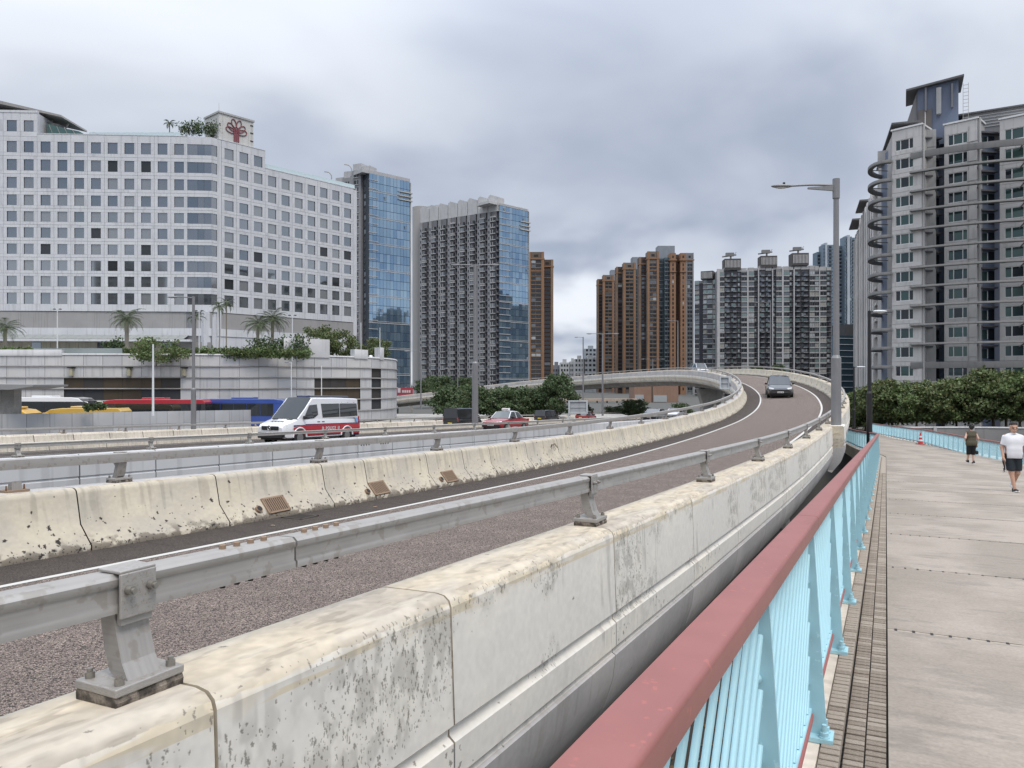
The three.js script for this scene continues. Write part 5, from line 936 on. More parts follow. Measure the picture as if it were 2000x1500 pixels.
strips('narrow orange and brown tower right of the grey tower', 0, [[1032, 1062, 492, 'B', 0], [1058, 1080, 507, 'A', 8]], { d: 525, seed: 87, mats: { A: { ...omats.A, wall: fac(.12, .08, .065) }, B: { ...omats.B, wall: fac(.17, .125, .095) } } });
const bb = fac(.15, .21, .27), bl = fac(.25, .31, .37), pale2 = fac(.45, .50, .55);
strips('blue grey tower with a stepped roof behind the tall lamp post', 0, [[1596, 1612, 492, 'a', 6], [1608, 1628, 478, 'b'], [1627, 1652, 480, 'a', 5], [1650, 1664, 462, 'b'], [1663, 1684, 464, 'a', 5], [1612, 1616, 474, 'p', -1], [1655, 1660, 459, 'p', -1]], { d: 600, seed: 89, mats: { a: { wall: bb, win: [[.08, .36], [.42, .66], [.72, .95]], line: bl }, b: { wall: fac(.19, .25, .31), win: [[.2, .45], [.55, .8]], line: bb }, p: { wall: pale2 } } });
{ // low glass office with white floor lines behind the ramp
  const [t, F] = T_('low dark glass office with thin white floor lines behind the lamp post', 'office_block'), R = rnd(90), W = F.wall(XD(1636, 300), XD(1678, 304));
  F.part('glazing', glass(.06, .10, .13, .6, .06), bx(0, W, 0, yv(655, 300), -3, 0)); for (let y = 1; y < yv(655, 300); y += 2.4) F.piece('white_line', pale2, bx(-.1, W, y, y + .22, -.1, .25)); F.part('roof_block', fac(.05, .055, .06), bx(W * .45, W, yv(655, 300), yv(632, 300), -8, -1)); F.done();
}
{ // long grey housing block
  const [t, F] = T_('long grey housing block with three louvred boxes on its roof', 'housing_block'), R = rnd(91), d = 440, H = 2.92;
  const light = fac(.42, .42, .42), mid = fac(.24, .24, .245), dark = fac(.075, .075, .085), pier = fac(.52, .52, .53), tones = [winDark, winMid, winPale, winGreen, winMid, winDark, fac(.36, .35, .32), winGreen, winDark];
  const cu = x => 1340 + x / 5.77, base = XD(cu(350), d), W = F.wall(base, XD(cu(1640), d - 6)), X = x => (x - 350) / 1290 * W, top = yv(529, d);
  F.part('core', mid, bx(0, W, 0, top, -12, -1.3));
  const cols = [[350, 380, 'p'], [380, 432, 'w'], [434, 506, 'b'], [510, 582, 'b'], [586, 624, 'd'], [626, 690, 'w'], [690, 706, 'p'], [707, 771, 'w'], [774, 815, 'd'], [815, 826, 'p'], [830, 900, 'b'], [904, 972, 'b'], [974, 984, 'p'], [985, 1018, 'd'], [1020, 1084, 'w'], [1084, 1102, 'p'], [1103, 1168, 'w'], [1171, 1214, 'd'], [1214, 1226, 'p'], [1227, 1298, 'b'], [1304, 1390, 'b'], [1394, 1452, 'w'], [1455, 1500, 'w'], [1501, 1510, 'p'], [1511, 1582, 'w'], [1588, 1640, 'd']];
  for (const [x0, x1, k] of cols) {
    const a = X(x0), b = X(x1), tp = top + (R() - .5) * 1.5;
    if (k === 'p') { F.part('pier', pier, bx(a, b, 0, tp + .8, -1.4, .5)); continue; }
    F.part('column_back', k === 'b' ? dark : k === 'd' ? dark : mid, bx(a, b, 0, tp, -1.4, k === 'w' ? 0 : -.9));
    for (let y = 2; y < tp - 2; y += H) {
      if (k === 'w') { F.piece('window', tones[(R() * tones.length) | 0], bx(a + .1, b - .1, y + .1, y + 1.75, -.3, .10)); F.add('spandrels', light, bx(a, b, y - .75, y - .05, -.4, .35)); const q = lerp(a, b, .35 + .3 * R()); F.add('mullions', mid, bx(q, q + .12, y + .1, y + 1.75, 0, .16)); if (R() < .45) F.add('mullions', mid, bx(lerp(a, b, .2), lerp(a, b, .2) + .1, y, y + 1.75, 0, .16)); }
      else if (k === 'b') { F.add('balcony_windows', tones[(R() * 9) | 0], bx(a + .3, lerp(a, b, .3 + .5 * R()), y + .1, y + 1.8, -.9, -.8)); F.add('balcony_slabs', light, bx(lerp(a, b, .28), lerp(a, b, .78), y - .5, y - .28, -.9, .6)); F.add('balcony_rails', winMid, bx(lerp(a, b, .30), lerp(a, b, .76), y - .28, y + .5, .5, .56)); F.add('balcony_slabs', mid, bx(a, b, y - .3, y - .1, -.9, -.2)); }
      else { F.add('recess_windows', tones[(R() * 9) | 0], bx(a + .2, lerp(a, b, .6), y + .2, y + 1.6, -.9, -.78)); F.add('recess_slabs', mid, bx(a, b, y - .35, y - .1, -.9, -.3)); }
    }
    F.part('roof_wall', light, bx(a, b, tp, tp + 1.4 + R(), -3, -.6));
  }
  for (const [x0, x1, v0, v1] of [[435, 622, 505.5, 527], [845, 1032, 501, 522.5], [1200, 1387, 496.5, 520.5]]) {
    const a = X(x0), b = X(x1), y0 = yv(v1, d), y1 = yv(v0, d); F.part('louvre_box', fac(.09, .085, .085), bx(a, b, y0, y1, -8, 0));
    for (let i = 0; i < 11; i++) F.piece('louvre_fin', finM, bx(lerp(a, b, .05 + i * .085), lerp(a, b, .05 + i * .085) + .38, y0 + 1.2, y1 - 1, -.2, .3));
    const yy = y1 + 1.2; F.part('gondola_crane', fac(.22, .22, .22), merge([bx(a + 1, a + 5.5, yy + .5, yy + 2.4, -3, -1), beam(V3(a - 1, yy + .2, -2), V3(lerp(a, b, .75), yy + 1.2, -2), .7, .7), beam(V3(lerp(a, b, .6), yy + .8, -2), V3(lerp(a, b, .75), yy + 2.8, -2), .25, .25), bx(a + 3.4, a + 4.2, y1, yy + .6, -2.6, -1.4)]));
  }
  { // separate lower block to the left with dark recess
    const W2 = F.wall(XD(1356, 452), XD(1402, 446)); F.part('core', mid, bx(0, W2, 0, yv(548, 450), -10, -.6)); F.part('dark_recess', fac(.03, .03, .045), bx(W2 * .22, W2 * .36, 0, yv(553, 450), -1, -.3)); F.part('louvre_box', fac(.09, .085, .085), bx(W2 * .28, W2 * .80, yv(546, 450), yv(530, 450), -6, .3)); for (let i = 0; i < 9; i++) F.piece('louvre_fin', finM, bx(W2 * (.32 + i * .052), W2 * (.32 + i * .052) + .35, yv(544, 450), yv(532, 450), .2, .5));
    for (let y = 2; y < yv(552, 450); y += H) for (const [p, q] of [[.02, .20], [.38, .52], [.55, .76], [.80, .97]]) { F.add('balcony_windows', tones[(R() * 9) | 0], bx(W2 * p, W2 * q, y, y + 1.7, -.6, -.45)); F.add('balcony_slabs', light, bx(W2 * p - .1, W2 * q + .1, y - .6, y - .2, -.6, .1)); }
  }
  F.done();
}
{ // pale low blocks in the gap
  const list = [[1078, 1096, 713, 700, fac(.20, .21, .24)], [1094, 1112, 708, 690, fac(.56, .57, .57)], [1113, 1124, 706, 690, fac(.52, .53, .53)], [1122, 1142, 701, 680, fac(.56, .57, .57)], [1140, 1166, 700, 680, fac(.50, .51, .52)], [1142, 1166, 681, 760, fac(.33, .37, .41)]];
  list.forEach(([u0, u1, v, d, m], i) => { const [t, F] = T_(['dark narrow block left of the pale low blocks', 'pale low block with dark windows, second from the narrow tower', 'slim pale low block in the gap between the towers', 'pale low block with a roof hut in the gap between the towers', 'pale low block beside the orange group', 'blue grey terraced block rising behind the pale low blocks'][i], 'distant_block'), W = F.wall(XD(u0, d), XD(u1, d)); F.part('wall', m, bx(0, W, 0, yv(v, d), -10, 0)); for (let y = 6; y < yv(v, d) - 2; y += 4.2) for (let k = 0; k < 3; k++) F.piece('window', winDark, bx(W * (.1 + k * .3), W * (.28 + k * .3), y, y + 2.1, -.3, .1)); F.part('roof_hut', m, bx(W * .3, W * .7, yv(v, d), yv(v, d) + 3, -6, -1)); F.done(); });
}
{ // brown shopping block and beige covered walkway seen under the loop
  const [t, F] = T_('brown shopping block with glass grid panels seen under the loop', 'shopping_block'), d = 300, br = fac(.30, .185, .135); let W = F.wall(XD(1238, d), XD(1325, d)); F.part('wall', br, bx(0, W, 0, yv(745, d), -12, 0)); F.part('glass_grid', winPale, bx(W * .02, W * .22, yv(783, d), yv(771, d), 0, .2)); F.part('glass_grid', winPale, bx(W * .44, W * .74, yv(785, d), yv(772, d), 0, .2)); F.part('doorway', frameW, bx(W * .30, W * .36, 0, yv(796, d), 0, .2)); F.part('dark_seam', M.joint, bx(W * .40, W * .42, 0, yv(745, d), 0, .1)); F.done();
  const [t2, G] = T_('beige covered walkway running behind the bridge piers', 'covered_walkway'); W = G.wall(XD(1100, 290), XD(1250, 290)); G.part('roof', fac(.50, .38, .30), bx(0, W, yv(783, 290), yv(779, 290), -4, 0)); G.part('parapet', fac(.46, .33, .25), bx(0, W, yv(796, 290), yv(788, 290), -4, 0)); for (let i = 0; i < 8; i++) G.part('column', fac(.3, .24, .2), bx(W * (.05 + i * .13), W * (.05 + i * .13) + .5, 0, yv(780, 290), -2, -1.4)); G.done();
}
for (const [u0, u1, v0, v1, d, l] of [[752, 806, 757, 771, 190, 'red advertising banner beside the podium end'], [994, 1036, 765, 773, 215, 'red roof strip seen below the ramp left of the narrow tower']]) { const [t, F] = T_(l, 'banner'); t.userData.category = 'banner'; const W = F.wall(XD(u0, d), XD(u1, d)); F.part('panel', std(lin(.42, .05, .075), .6), bx(0, W, yv(v1, d), yv(v0, d), -.3, 0)); if (u0 < 800) { F.part('white_patch', M.lampWhite, bx(W * .46, W * .56, yv(767, d), yv(758, d), 0, .04)); for (let i = 0; i < 8; i++) F.part('lettering', M.lampWhite, bx(W * (i < 4 ? .12 + i * .075 : .62 + (i - 4) * .08), W * (i < 4 ? .16 + i * .075 : .68 + (i - 4) * .08), yv(767, d), yv(762, d), 0, .04)); } for (const x of [.05, .95]) F.part('post', M.grey, bx(W * x - .3, W * x + .3, 0, yv(v1, d), -.8, -.2)); F.done(); }
// blocks behind the photographer, seen only as reflections in the hotel's windows
for (const [x, d, w, h, l] of [[-150, -60, 26, 62, 'grey housing block behind the camera on the left'], [-105, -70, 22, 50, 'second grey housing block behind the camera']]) { const [t, F] = T_(l, 'housing_block'), W = F.wall([x + w / 2, d], [x - w / 2, d]); F.part('wall', fac(.26, .26, .26), bx(0, W, 0, h, -14, 0)); for (let y = 3; y < h - 2; y += 3) for (let i = 0; i < 6; i++) F.piece('window', winDark, bx(W * (.06 + i * .155), W * (.17 + i * .155), y, y + 1.6, -.2, .1)); F.done(); }
// blocks hidden behind the ringed block: they show as dark shapes low in the glass towers
for (const [a, b, h, l] of [[[138, 262], [196, 300], 50, 'dark housing block hidden behind the ringed block, nearer one'], [[178, 345], [226, 392], 66, 'dark housing block hidden behind the ringed block, farther one']]) { const [t, F] = T_(l, 'housing_block'), W = F.wall(a, b), W2 = W; F.part('wall', fac(.13, .13, .135), bx(0, W, 0, h, -14, 0)); F.part('wall', fac(.12, .12, .125), bx(W * .2, W * .4, h, h + 8, -12, -1)); for (let y = 3; y < h - 2; y += 3) for (let i = 0; i < 10; i++) F.piece('window', winDark, bx(-.12, .02, y, y + 1.6, -13 + i * 1.3, -12.2 + i * 1.3)); F.done(); }
// ---------- the apartment block with curved beams on the right ----------
{
  const [t, F] = T_('grey and white apartment block with curved beams round every floor, on the right', 'apartment_block'), R = rnd(95);
  const tileW = fac(.60, .585, .575), tileG = fac(.45, .445, .44), side = fac(.40, .395, .39), blueG = fac(.155, .19, .27), beamM = fac(.155, .155, .155), frm = fac(.78, .78, .78), panes = [glass(.045, .085, .085, .4, .06), glass(.035, .06, .065, .45, .05), glass(.06, .10, .095, .35, .08), glass(.025, .032, .04, .4, .05)];
  const FH = 2.87, Y0 = CH + 36.4, N = 16, top = CH + 38.9, base = 0;
  const blocks = [[[58.4, 118], [61.3, 114.9], 1], [[64.9, 115.3], [68.0, 112.2], 0], [[71.7, 112.9], [75.6, 109.2], 0]];
  blocks.forEach(([a, b, first], bi) => {
    const W = F.wall(a, b), wx0 = W * .12, wx1 = first ? W * .72 : W * .70;
    F.part('block_core', tileG, bx(.05, W - .05, base, top - .1, -4, -.25)); F.part('roof_cap', frm, bx(-.15, W + .15, top - .1, top + .15, -4, .15));
    for (let k = 0; k < N; k++) {
      const y = Y0 - k * FH, y1 = y + .80, y0 = y - .80, m = [tileW, fac(.575, .565, .555)][k % 2]; if (y0 < 1) break;
      const up = k === 0 ? top - .12 : y + FH / 2 - .02, dn = y - FH / 2 + .02;
      F.part('wall_panel', m, bx(0, W, y1 + .01, up, -.25, 0, R() * 9)); F.part('wall_panel', m, bx(0, W, dn, y0 - .01, -.25, 0, R() * 9)); F.part('wall_panel', m, bx(0, wx0, y0, y1, -.25, 0, R() * 9)); F.part('wall_panel', m, bx(wx1, W, y0, y1, -.25, first ? 0 : .12, R() * 9));
      const g = new THREE.Group(); g.name = 'window'; t.add(g); const w = wx1 - wx0, pm = (n, mat, geo) => mesh(n, geo.applyMatrix4(F.m), mat, g);
      for (const [p, q] of [[.02, .26], [.30, .74], [.78, .98]]) pm('pane', panes[(R() * 4) | 0], bx(wx0 + w * p, wx0 + w * q, y0 + .08, y1 - .08, -.22, -.17));
      pm('frame', frm, merge([bx(wx0, wx1, y1 - .08, y1, -.24, -.06), bx(wx0, wx1, y0, y0 + .08, -.24, -.06), bx(wx0, wx0 + w * .02, y0 + .08, y1 - .08, -.24, -.06), bx(wx0 + w * .26, wx0 + w * .30, y0 + .08, y1 - .08, -.24, -.06), bx(wx0 + w * .74, wx0 + w * .78, y0 + .08, y1 - .08, -.24, -.06), bx(wx0 + w * .98, wx1, y0 + .08, y1 - .08, -.24, -.06)]));
      if (bi) F.part('drain_pipe', side, cyl(.05, .05, FH, 6, W * .74, dn, .1));
    }
  });
  // recessed bays of blue glass and balconies between the blocks
  { const W = F.wall([60, 121], [80, 117.5]); F.part('recess_core', blueG, bx(0, W, base, top - 1.4, -6, 0)); }
  for (const [a, b] of [[[61.3, 116.6], [65.2, 117.2]], [[68.0, 113.9], [72.0, 114.6]]]) {
    const W = F.wall(a, b); F.part('recess_wall', blueG, bx(0, W, base, top - 1.2, -2, 0)); F.part('recess_side', tileG, bx(-.15, .05, base, top, -1, 2.0));
    for (let k = 0; k < N; k++) {
      const y = Y0 - k * FH; if (y < 2) break;
      F.part('bay_glass', panes[k % 2 ? 0 : 2], bx(W * .10, W * .22, y - .95, y + .6, 0, .5)); F.part('bay_glass', panes[(R() * 3) | 0], bx(W * .36, W * .66, y - 1.0, y + .35, 0, .12)); F.part('bay_frame', frm, bx(W * .34, W * .36, y - 1.0, y + .35, 0, .2)); F.part('bay_frame', frm, bx(W * .66, W * .68, y - 1.0, y + .35, 0, .2));
      F.part('bay_slab', fac(.10, .10, .11), bx(W * .04, W * .98, y + .72, y + .95, 0, .8)); F.part('bay_panel', panes[3], bx(W * .74, W * .97, y - 1.1, y + .5, 0, .1)); if (R() < .75) F.part('air_unit', fac(.4, .4, .4), bx(W * .08, W * .2, y + .95, y + 1.5, .2, .8));
    }
  }
  { // plain side wall and the long receding flank
    let W = F.wall([65.2, 137], [58.4, 118]); F.part('side_wall', side, bx(0, W - .05, base, top - 3, -6, 0)); for (let k = 0; k < 14; k++) F.part('wall_joint', tileG, bx(0, W - .1, Y0 - k * FH - 1.4, Y0 - k * FH - 1.35, -.02, .03));
    F.part('wing_roof', fac(.14, .14, .145), prism([[-1.0, top - .5], [W + .3, top + .9], [W + .3, top + 1.15], [-1.0, top - .25]], 4).translate(0, 0, -1.9)); F.part('wing_wall', side, bx(.5, W, top - 3, top - .4, -6, -.1));
    W = F.wall([81, 181], [65.2, 137]); F.part('flank_core', tileG, bx(0, W, base, top - 4, -10, -.6));
    for (let i = 0; i < 12; i++) { const x = i * W / 12; F.part('flank_pier', i % 3 ? tileW : side, bx(x, x + W / 12 * .45, base, top - 3.4 - (i < 4 ? 2 : 0), -1, .5)); for (let k = 0; k < 14; k++) F.add('flank_windows', panes[(R() * 4) | 0], bx(x + W / 12 * .48, x + W / 12 * .96, Y0 - 3 - k * FH - .8, Y0 - 3 - k * FH + .7, -.8, -.4)); for (let k = 0; k < 14; k++) F.add('flank_slabs', tileW, bx(x + W / 12 * .45, x + W / 12, Y0 - 3 - k * FH + .8, Y0 - 3 - k * FH + 1.25, -.8, .3)); }
    for (const x of [W * .05, W * .45]) F.part('flank_roof', fac(.15, .15, .155), prism([[x - 2, top - 2.6], [x + 8, top - 2.2], [x + 8, top - 1.9], [x - 2, top - 2.3]], 7).translate(0, 0, -2)); for (const x of [W * .06, W * .46]) F.part('flank_tower', side, bx(x, x + 7, top - 8, top - 2.4, -5, -.2));
  }
  { // blue plant tower on the roof, screens and a caged ladder
    const W = F.wall(XD(1792, 119.5), XD(1872, 117)), y1 = CH + (750 - 168) / 1500 * 118, y2 = CH + (750 - 160) / 1500 * 118;
    F.part('plant_tower', blueG, prism([[0, top - 2], [0, y1], [W, y2], [W, top - 2]], 6).translate(0, 0, -3)); F.part('tower_roof', fac(.13, .13, .135), prism([[-1.6, y1 - .2], [W + .7, y2 + .15], [W + .7, y2 + .45], [-1.6, y1 + .1]], 7.5).translate(0, 0, -3)); F.part('grille', fac(.16, .14, .13), bx(W * .02, W * .36, top - 1.5, top + 3.6, 0, .15)); F.part('grille_bar', frm, bx(W * .18, W * .2, top - 1.5, top + 3.6, .1, .25)); F.part('duct', fac(.36, .37, .38), bx(W * .46, W * .58, y1 - 4.4, y1 - .4, 0, .8));
    for (const x of [.18, .82]) F.part('tower_bracket', fac(.2, .2, .22), bx(W * x, W * x + .25, y1 - 3.6, y1, 0, .5)); F.part('sloping_screen', fac(.2, .2, .205), prism([[-2.4, top - 1], [-.1, y1 - .3], [0, y1 - .3], [0, top - 1]], 5.5).translate(0, 0, -3));
    const lad = []; for (const x of [.6, 1.3]) lad.push(bx(W + x, W + x + .06, top - 1, y2 - .6, -.4, -.34)); for (let y = top; y < y2 - .6; y += .55) lad.push(bx(W + .6, W + 1.36, y, y + .05, -.4, -.35)); F.part('roof_ladder', M.steel, merge(lad));
    const W2 = F.wall(XD(1880, 116.5), XD(2080, 110)); F.part('roof_screen', fac(.26, .26, .265), prism([[0, top - 1], [0, CH + (750 - 216) / 1500 * 116], [W2, CH + (750 - 216) / 1500 * 116], [W2, top - 1]], 4).translate(0, 0, -4)); F.part('screen_roof', fac(.12, .12, .125), bx(-.8, W2, CH + (750 - 216) / 1500 * 116, CH + (750 - 213) / 1500 * 116, -7, -1.6)); for (let i = 0; i < 5; i++) F.part('louvre', fac(.40, .40, .40), bx(0, W2, top + .1 + i * .45, top + .25 + i * .45, -2, -1.9));
    F.part('roof_base', tileG, bx(-12, W2, top - 3, top - .9, -6, -3.2));
  }
  // curved beams: one arc before the blocks, one round the left corner, on every floor
  F.m = new THREE.Matrix4();
  const front = new Line([[60.1, 116.2, 0, 0], [63.2, 113.6, 0, 0], [67, 111.2, 0, 0], [71.5, 109.3, 0, 0], [76, 108.4, 0, 0], [80, 108.2, 0, 0]]);
  const pts = []; for (let i = 0; i <= 10; i++) { const q = i / 10 * Math.PI, c = [60, 122.5], ax = [1.6, 4.5], o = [-2.95, -1.0]; pts.push([c[0] + ax[0] * -Math.cos(q) * -1 * -1 + o[0] * Math.sin(q), c[1] - ax[1] * Math.cos(q) * 1 + o[1] * Math.sin(q) * .2, 0, 0]); }
  const left = new Line(pts);
  for (let k = 0; k < 13; k++) {
    const y = 34.95 - FH * k - .1, thick = k === 0 || k === 11, h = thick ? .95 : .30;
    F.part('curved_beam', beamM, sweep(front, [[[-.05, y - h], [-.05, y], [thick ? .2 : .75, y], [thick ? .2 : .75, y - h]], [[thick ? .2 : .75, y - h], [-.05, y - h]]], .2, front.length - .2, 1.2));
    F.part('curved_beam', beamM, sweep(left, [[[-.35, y - .9], [-.35, y - .42], [.35, y - .42], [.35, y - .9]], [[.35, y - .9], [-.35, y - .9]]], .1, left.length - .1, .6));
    for (const s of [3.5, 9, 15]) { const p = front.at(s, -.1, y - .15), q = front.at(s, -2.6, y - .8); F.part('beam_bracket', beamM, beam(p, q, .14, .14)); }
    { const p = left.at(left.length * .5, 0, y - .65); F.part('beam_bracket', beamM, beam(p, V3(p.x + 3, p.y - .1, p.z), .12, .12)); }
  }
  F.done();
}
{ // low grey wall of the road below the trees
  const L = new Line([[42, 84, 0, 0], [52, 84, 0, 0], [64, 80, 0, 0], [80, 74, 0, 0]]), t = thing('roadside_wall', 'low grey roadside barrier with posts below the trees on the right', 'wall'), y = -(836 - 750) / 1500 * 84;
  for (const [a, b] of stretches(every(0, L.length, 4.1), .2, L.length - .2, .12)) mesh('panel', sweep(L, [[[-.1, y - 1.5], [-.1, y], [.1, y], [.1, y - 1.5]]], a, b, 2), fac(.24, .235, .23), t);
  for (const s of every(.2, L.length, 4.1)) { const p = L.at(s, 0, y - 1.5); mesh('post', bx(p.x - .16, p.x + .16, p.y - 2, p.y + 1.6, p.z - .05, p.z + .3), fac(.5, .5, .5), t); }
  mesh('coping', sweep(L, [[[-.16, y], [-.16, y + .14], [.16, y + .14], [.16, y]]], .2, L.length - .2, 2), fac(.5, .5, .5), t);
  mesh('embankment', sweep(L, [[[-.5, y - 6], [-.5, y - 1.5], [.5, y - 1.5], [.5, y - 6]]], .2, L.length - .2, 3), fac(.16, .155, .15), t);
}
// ---------- trees, palms, hedges ----------
function leafMat(r, g, b) { return new THREE.MeshPhysicalMaterial({ color: lin(r, g, b), roughness: .75, transmission: .25, thickness: 0, vertexColors: true, side: THREE.DoubleSide }); }
const leafA = leafMat(.095, .145, .042), leafB = leafMat(.055, .095, .032), leafC = leafMat(.10, .135, .045), bark = textured(concrete(801, [86, 76, 64], [112, 100, 86], 1.5), .95, .02), barkPale = std(lin(.22, .20, .17), .95);
function leaves(clumps, n, size, seed) {                              // clumps: [x, y, z, rx, ry, rz]
  const R = rnd(seed), P = [], C = [], I = [], vol = clumps.map(c => c[3] * c[4] * c[5]), sum = vol.reduce((a, b) => a + b, 0); let base = 0;
  clumps.forEach((c, ci) => {
    const m = Math.max(8, Math.round(n * vol[ci] / sum));
    for (let k = 0; k < m; k++) {
      const a = R() * 6.283, z = R() * 2 - 1, q = Math.sqrt(1 - z * z), r = Math.pow(R(), .28), lump = .72 + .38 * Math.sin(a * 3 + ci) * Math.sin(z * 4 + ci * 2) + .14 * R();
      const p = V3(c[0] + Math.cos(a) * q * r * c[3] * lump, c[1] + z * r * c[4] * lump, c[2] + Math.sin(a) * q * r * c[5] * lump);
      const s = size * (.6 + .8 * R()), d = V3(R() - .5, R() - .35, R() - .5).normalize(), u = V3(R() - .5, R() - .5, R() - .5).cross(d).normalize(), w = s * .42, t = .72 + .56 * R(), g = R() < .12 ? 1.35 : 1;
      const q0 = p, q1 = p.clone().addScaledVector(d, s * .5).addScaledVector(u, w), q2 = p.clone().addScaledVector(d, s), q3 = p.clone().addScaledVector(d, s * .5).addScaledVector(u, -w);
      for (const v of [q0, q1, q2, q3]) { P.push(v.x, v.y, v.z); C.push(t * g, t, t * .9); }
      I.push(base, base + 1, base + 2, base, base + 2, base + 3); base += 4;
    }
  });
  const g = new THREE.BufferGeometry(); g.setAttribute('position', new THREE.Float32BufferAttribute(P, 3)); g.setAttribute('color', new THREE.Float32BufferAttribute(C, 3)); g.setIndex(I); g.computeVertexNormals(); return g;
}
function makeTree(name, label, H, rw, rh, n, seed, mat, opt = {}) {      // trunk at the origin, crown of many clumps
  const t = thing(name, label, 'tree', [0, 0, 0], 0, opt.group), R = rnd(seed), cl = [], limbs = [], cy = H - rh;
  const K = opt.clumps || 15;
  for (let i = 0; i < K; i++) { const a = i * 2.4 + R(), e = (i + .5) / K * 2 - 1, q = Math.sqrt(1 - e * e) * (.45 + .5 * R()), s = (.30 + .22 * R()) * (opt.small || 1); cl.push([Math.cos(a) * q * rw, cy + e * rh * .78, Math.sin(a) * q * rw, rw * s, rh * s * .82, rw * s]); }
  const th = Math.max(.4, cy - rh * .55), tr = opt.tr || H * .022; limbs.push(new THREE.CylinderGeometry(tr * .7, tr, th, 8, 3).translate(0, th / 2, 0));
  for (let i = 0; i < 9; i++) { const c = cl[(i * 5) % K]; limbs.push(tube([[0, th * (.82 + .16 * R()), 0], [c[0] * .4, lerp(th, c[1], .45), c[2] * .4], [c[0] * .92, c[1], c[2] * .92]], tr * .30, 5, 6)); }
  mesh('trunk', merge(limbs), opt.bark || bark, t); const cr = mesh('crown', leaves(cl, n, opt.leaf || .3, seed + 3), mat, t); return t;
}
const place = (t, u, v, d, s = 1, turn = 0) => { const p = PX(u, v, d); t.position.set(p.x, p.y, p.z); t.rotation.y = turn; t.scale.setScalar(s); return t; };
{ // dense trees before the block on the right: crowns meet
  const big = makeTree('street_tree', 'tall dense street tree, leftmost of the row before the ringed block', 9.2, 4.8, 3.5, 9500, 811, leafA, { leaf: .36, clumps: 26, small: .8 });
  const big2 = makeTree('street_tree', 'broad dense street tree, second of the row before the ringed block', 8.6, 5.0, 3.2, 9500, 813, leafC, { leaf: .36, clumps: 26, small: .8 });
  const base = 868, list = [[1690, 862, 104, .78], [1742, 860, 98, .90], [1790, 858, 95, .76], [1842, 858, 94, .86], [1892, 858, 93, .80], [1940, 858, 92, .98], [1992, 858, 90, .88], [1665, 858, 112, .72], [1718, 858, 106, .8], [1868, 855, 100, .82], [1965, 855, 97, .88]];
  const which = ['leftmost tree of the front row before the ringed block', 'second tree from the left before the ringed block', 'third tree from the left before the ringed block', 'middle tree of the row before the ringed block', 'tree behind the walking woman before the ringed block', 'tall tree left of the walking man before the ringed block', 'tall tree above the walking man at the right edge', 'small tree at the far left end of the row by the black lamp', 'tree in the second row behind the black lamp post', 'tree in the second row behind the woman', 'tree in the second row near the right edge'];
  list.forEach(([u, v, d, s], i) => { const src = i % 2 ? big2 : big; let t = i === 0 ? big : i === 1 ? big2 : copyOf(src, which[i]); t.userData.label = which[i]; t.userData.group = 'street trees before the ringed block'; place(t, u, v, d, s, i * 1.3); });
  // ground they stand on
  const g = structure('embankment', []); mesh('embankment_top', bx(40, 120, CH - 9, CH - 6.7, -150, -86), std(lin(.10, .095, .08), 1), g);
}
{ // roadside trees and bushes along the highway
  const a = makeTree('roadside_tree', 'tall dark roadside tree left of the road sign', 7.6, 3.4, 3.4, 6000, 821, leafB, { leaf: .34 }), b = makeTree('roadside_bush', 'dense roadside bush behind the taxi', 5.0, 4.6, 2.4, 5200, 823, leafB, { leaf: .34, clumps: 16 });
  place(a, 1088, 822, 122, 1.0); a.userData.group = b.userData.group = 'trees along the highway';
  const L = [[880, 814, 118, .95, 'roadside bush above the black van, leftmost'], [918, 812, 122, 1.0, 'roadside bush above the black van on the right'], [958, 818, 120, 1.0, 'roadside bush behind the taxi roof sign'], [1000, 818, 122, 1.05, 'roadside bush between the taxi and the dark people carrier'], [1040, 820, 124, .95, 'roadside bush above the dark people carrier'], [1240, 818, 150, .78, 'bush below the loop beside the brown shopping block'], [1200, 820, 152, .55, 'small bush left of the bridge pier under the loop'], [1330, 820, 160, .7, 'bush in the dark space under the bend of the ramp'], [1130, 822, 160, .8, 'bush behind the road sign'], [856, 772, 230, 1.2, 'bush at the foot of the grey tower'], [905, 764, 240, .9, 'second bush at the foot of the grey tower'], [1285, 740, 380, .8, 'bush on the skyline behind the loop'], [1520, 732, 330, .9, 'bush behind the parapet on the bend above the black car'], [1478, 732, 330, .8, 'bush behind the parapet left of the black car'], [830, 772, 225, .9, 'bush beside the red banner']];
  L.forEach(([u, v, d, s, l], i) => { const t = i === 0 ? b : copyOf(b, l); t.userData.label = l; place(t, u, v, d, s, i * .9); });
  const c = copyOf(a, 'second tall dark tree close behind the first one left of the road sign'); place(c, 1064, 822, 127, .78, 2);
}
// palms
function frondGeo(L, droop, n, seed) { const R = rnd(seed), out = [], pt = t => V3(0, L * (.42 * t - droop * t * t), -L * t * (1 - .22 * t)); out.push(plain(tube([0, .25, .5, .75, 1].map(pt), .022, 4, 8))); for (let i = 2; i < n; i++) { const t = i / n, p = pt(t), l = L * .26 * Math.sin(Math.PI * Math.min(1, t * .92 + .12)) * (.8 + .3 * R()); for (const s of [1, -1]) { const g = new THREE.BufferGeometry(), e = p.clone().add(V3(s * l * .8, -l * .35, -l * .5)), m = p.clone().lerp(e, .45).add(V3(0, .03, .05)), q = p.clone().add(V3(0, 0, .06)); g.setAttribute('position', new THREE.Float32BufferAttribute([...p.toArray(), ...m.toArray(), ...e.toArray(), ...p.toArray(), ...e.toArray(), ...q.toArray()], 3)); g.computeVertexNormals(); out.push(plain(g)); } } return merge(out); }
const palmLeaf = new THREE.MeshPhysicalMaterial({ color: lin(.085, .115, .05), roughness: .7, side: THREE.DoubleSide, transmission: .15, thickness: 0 });
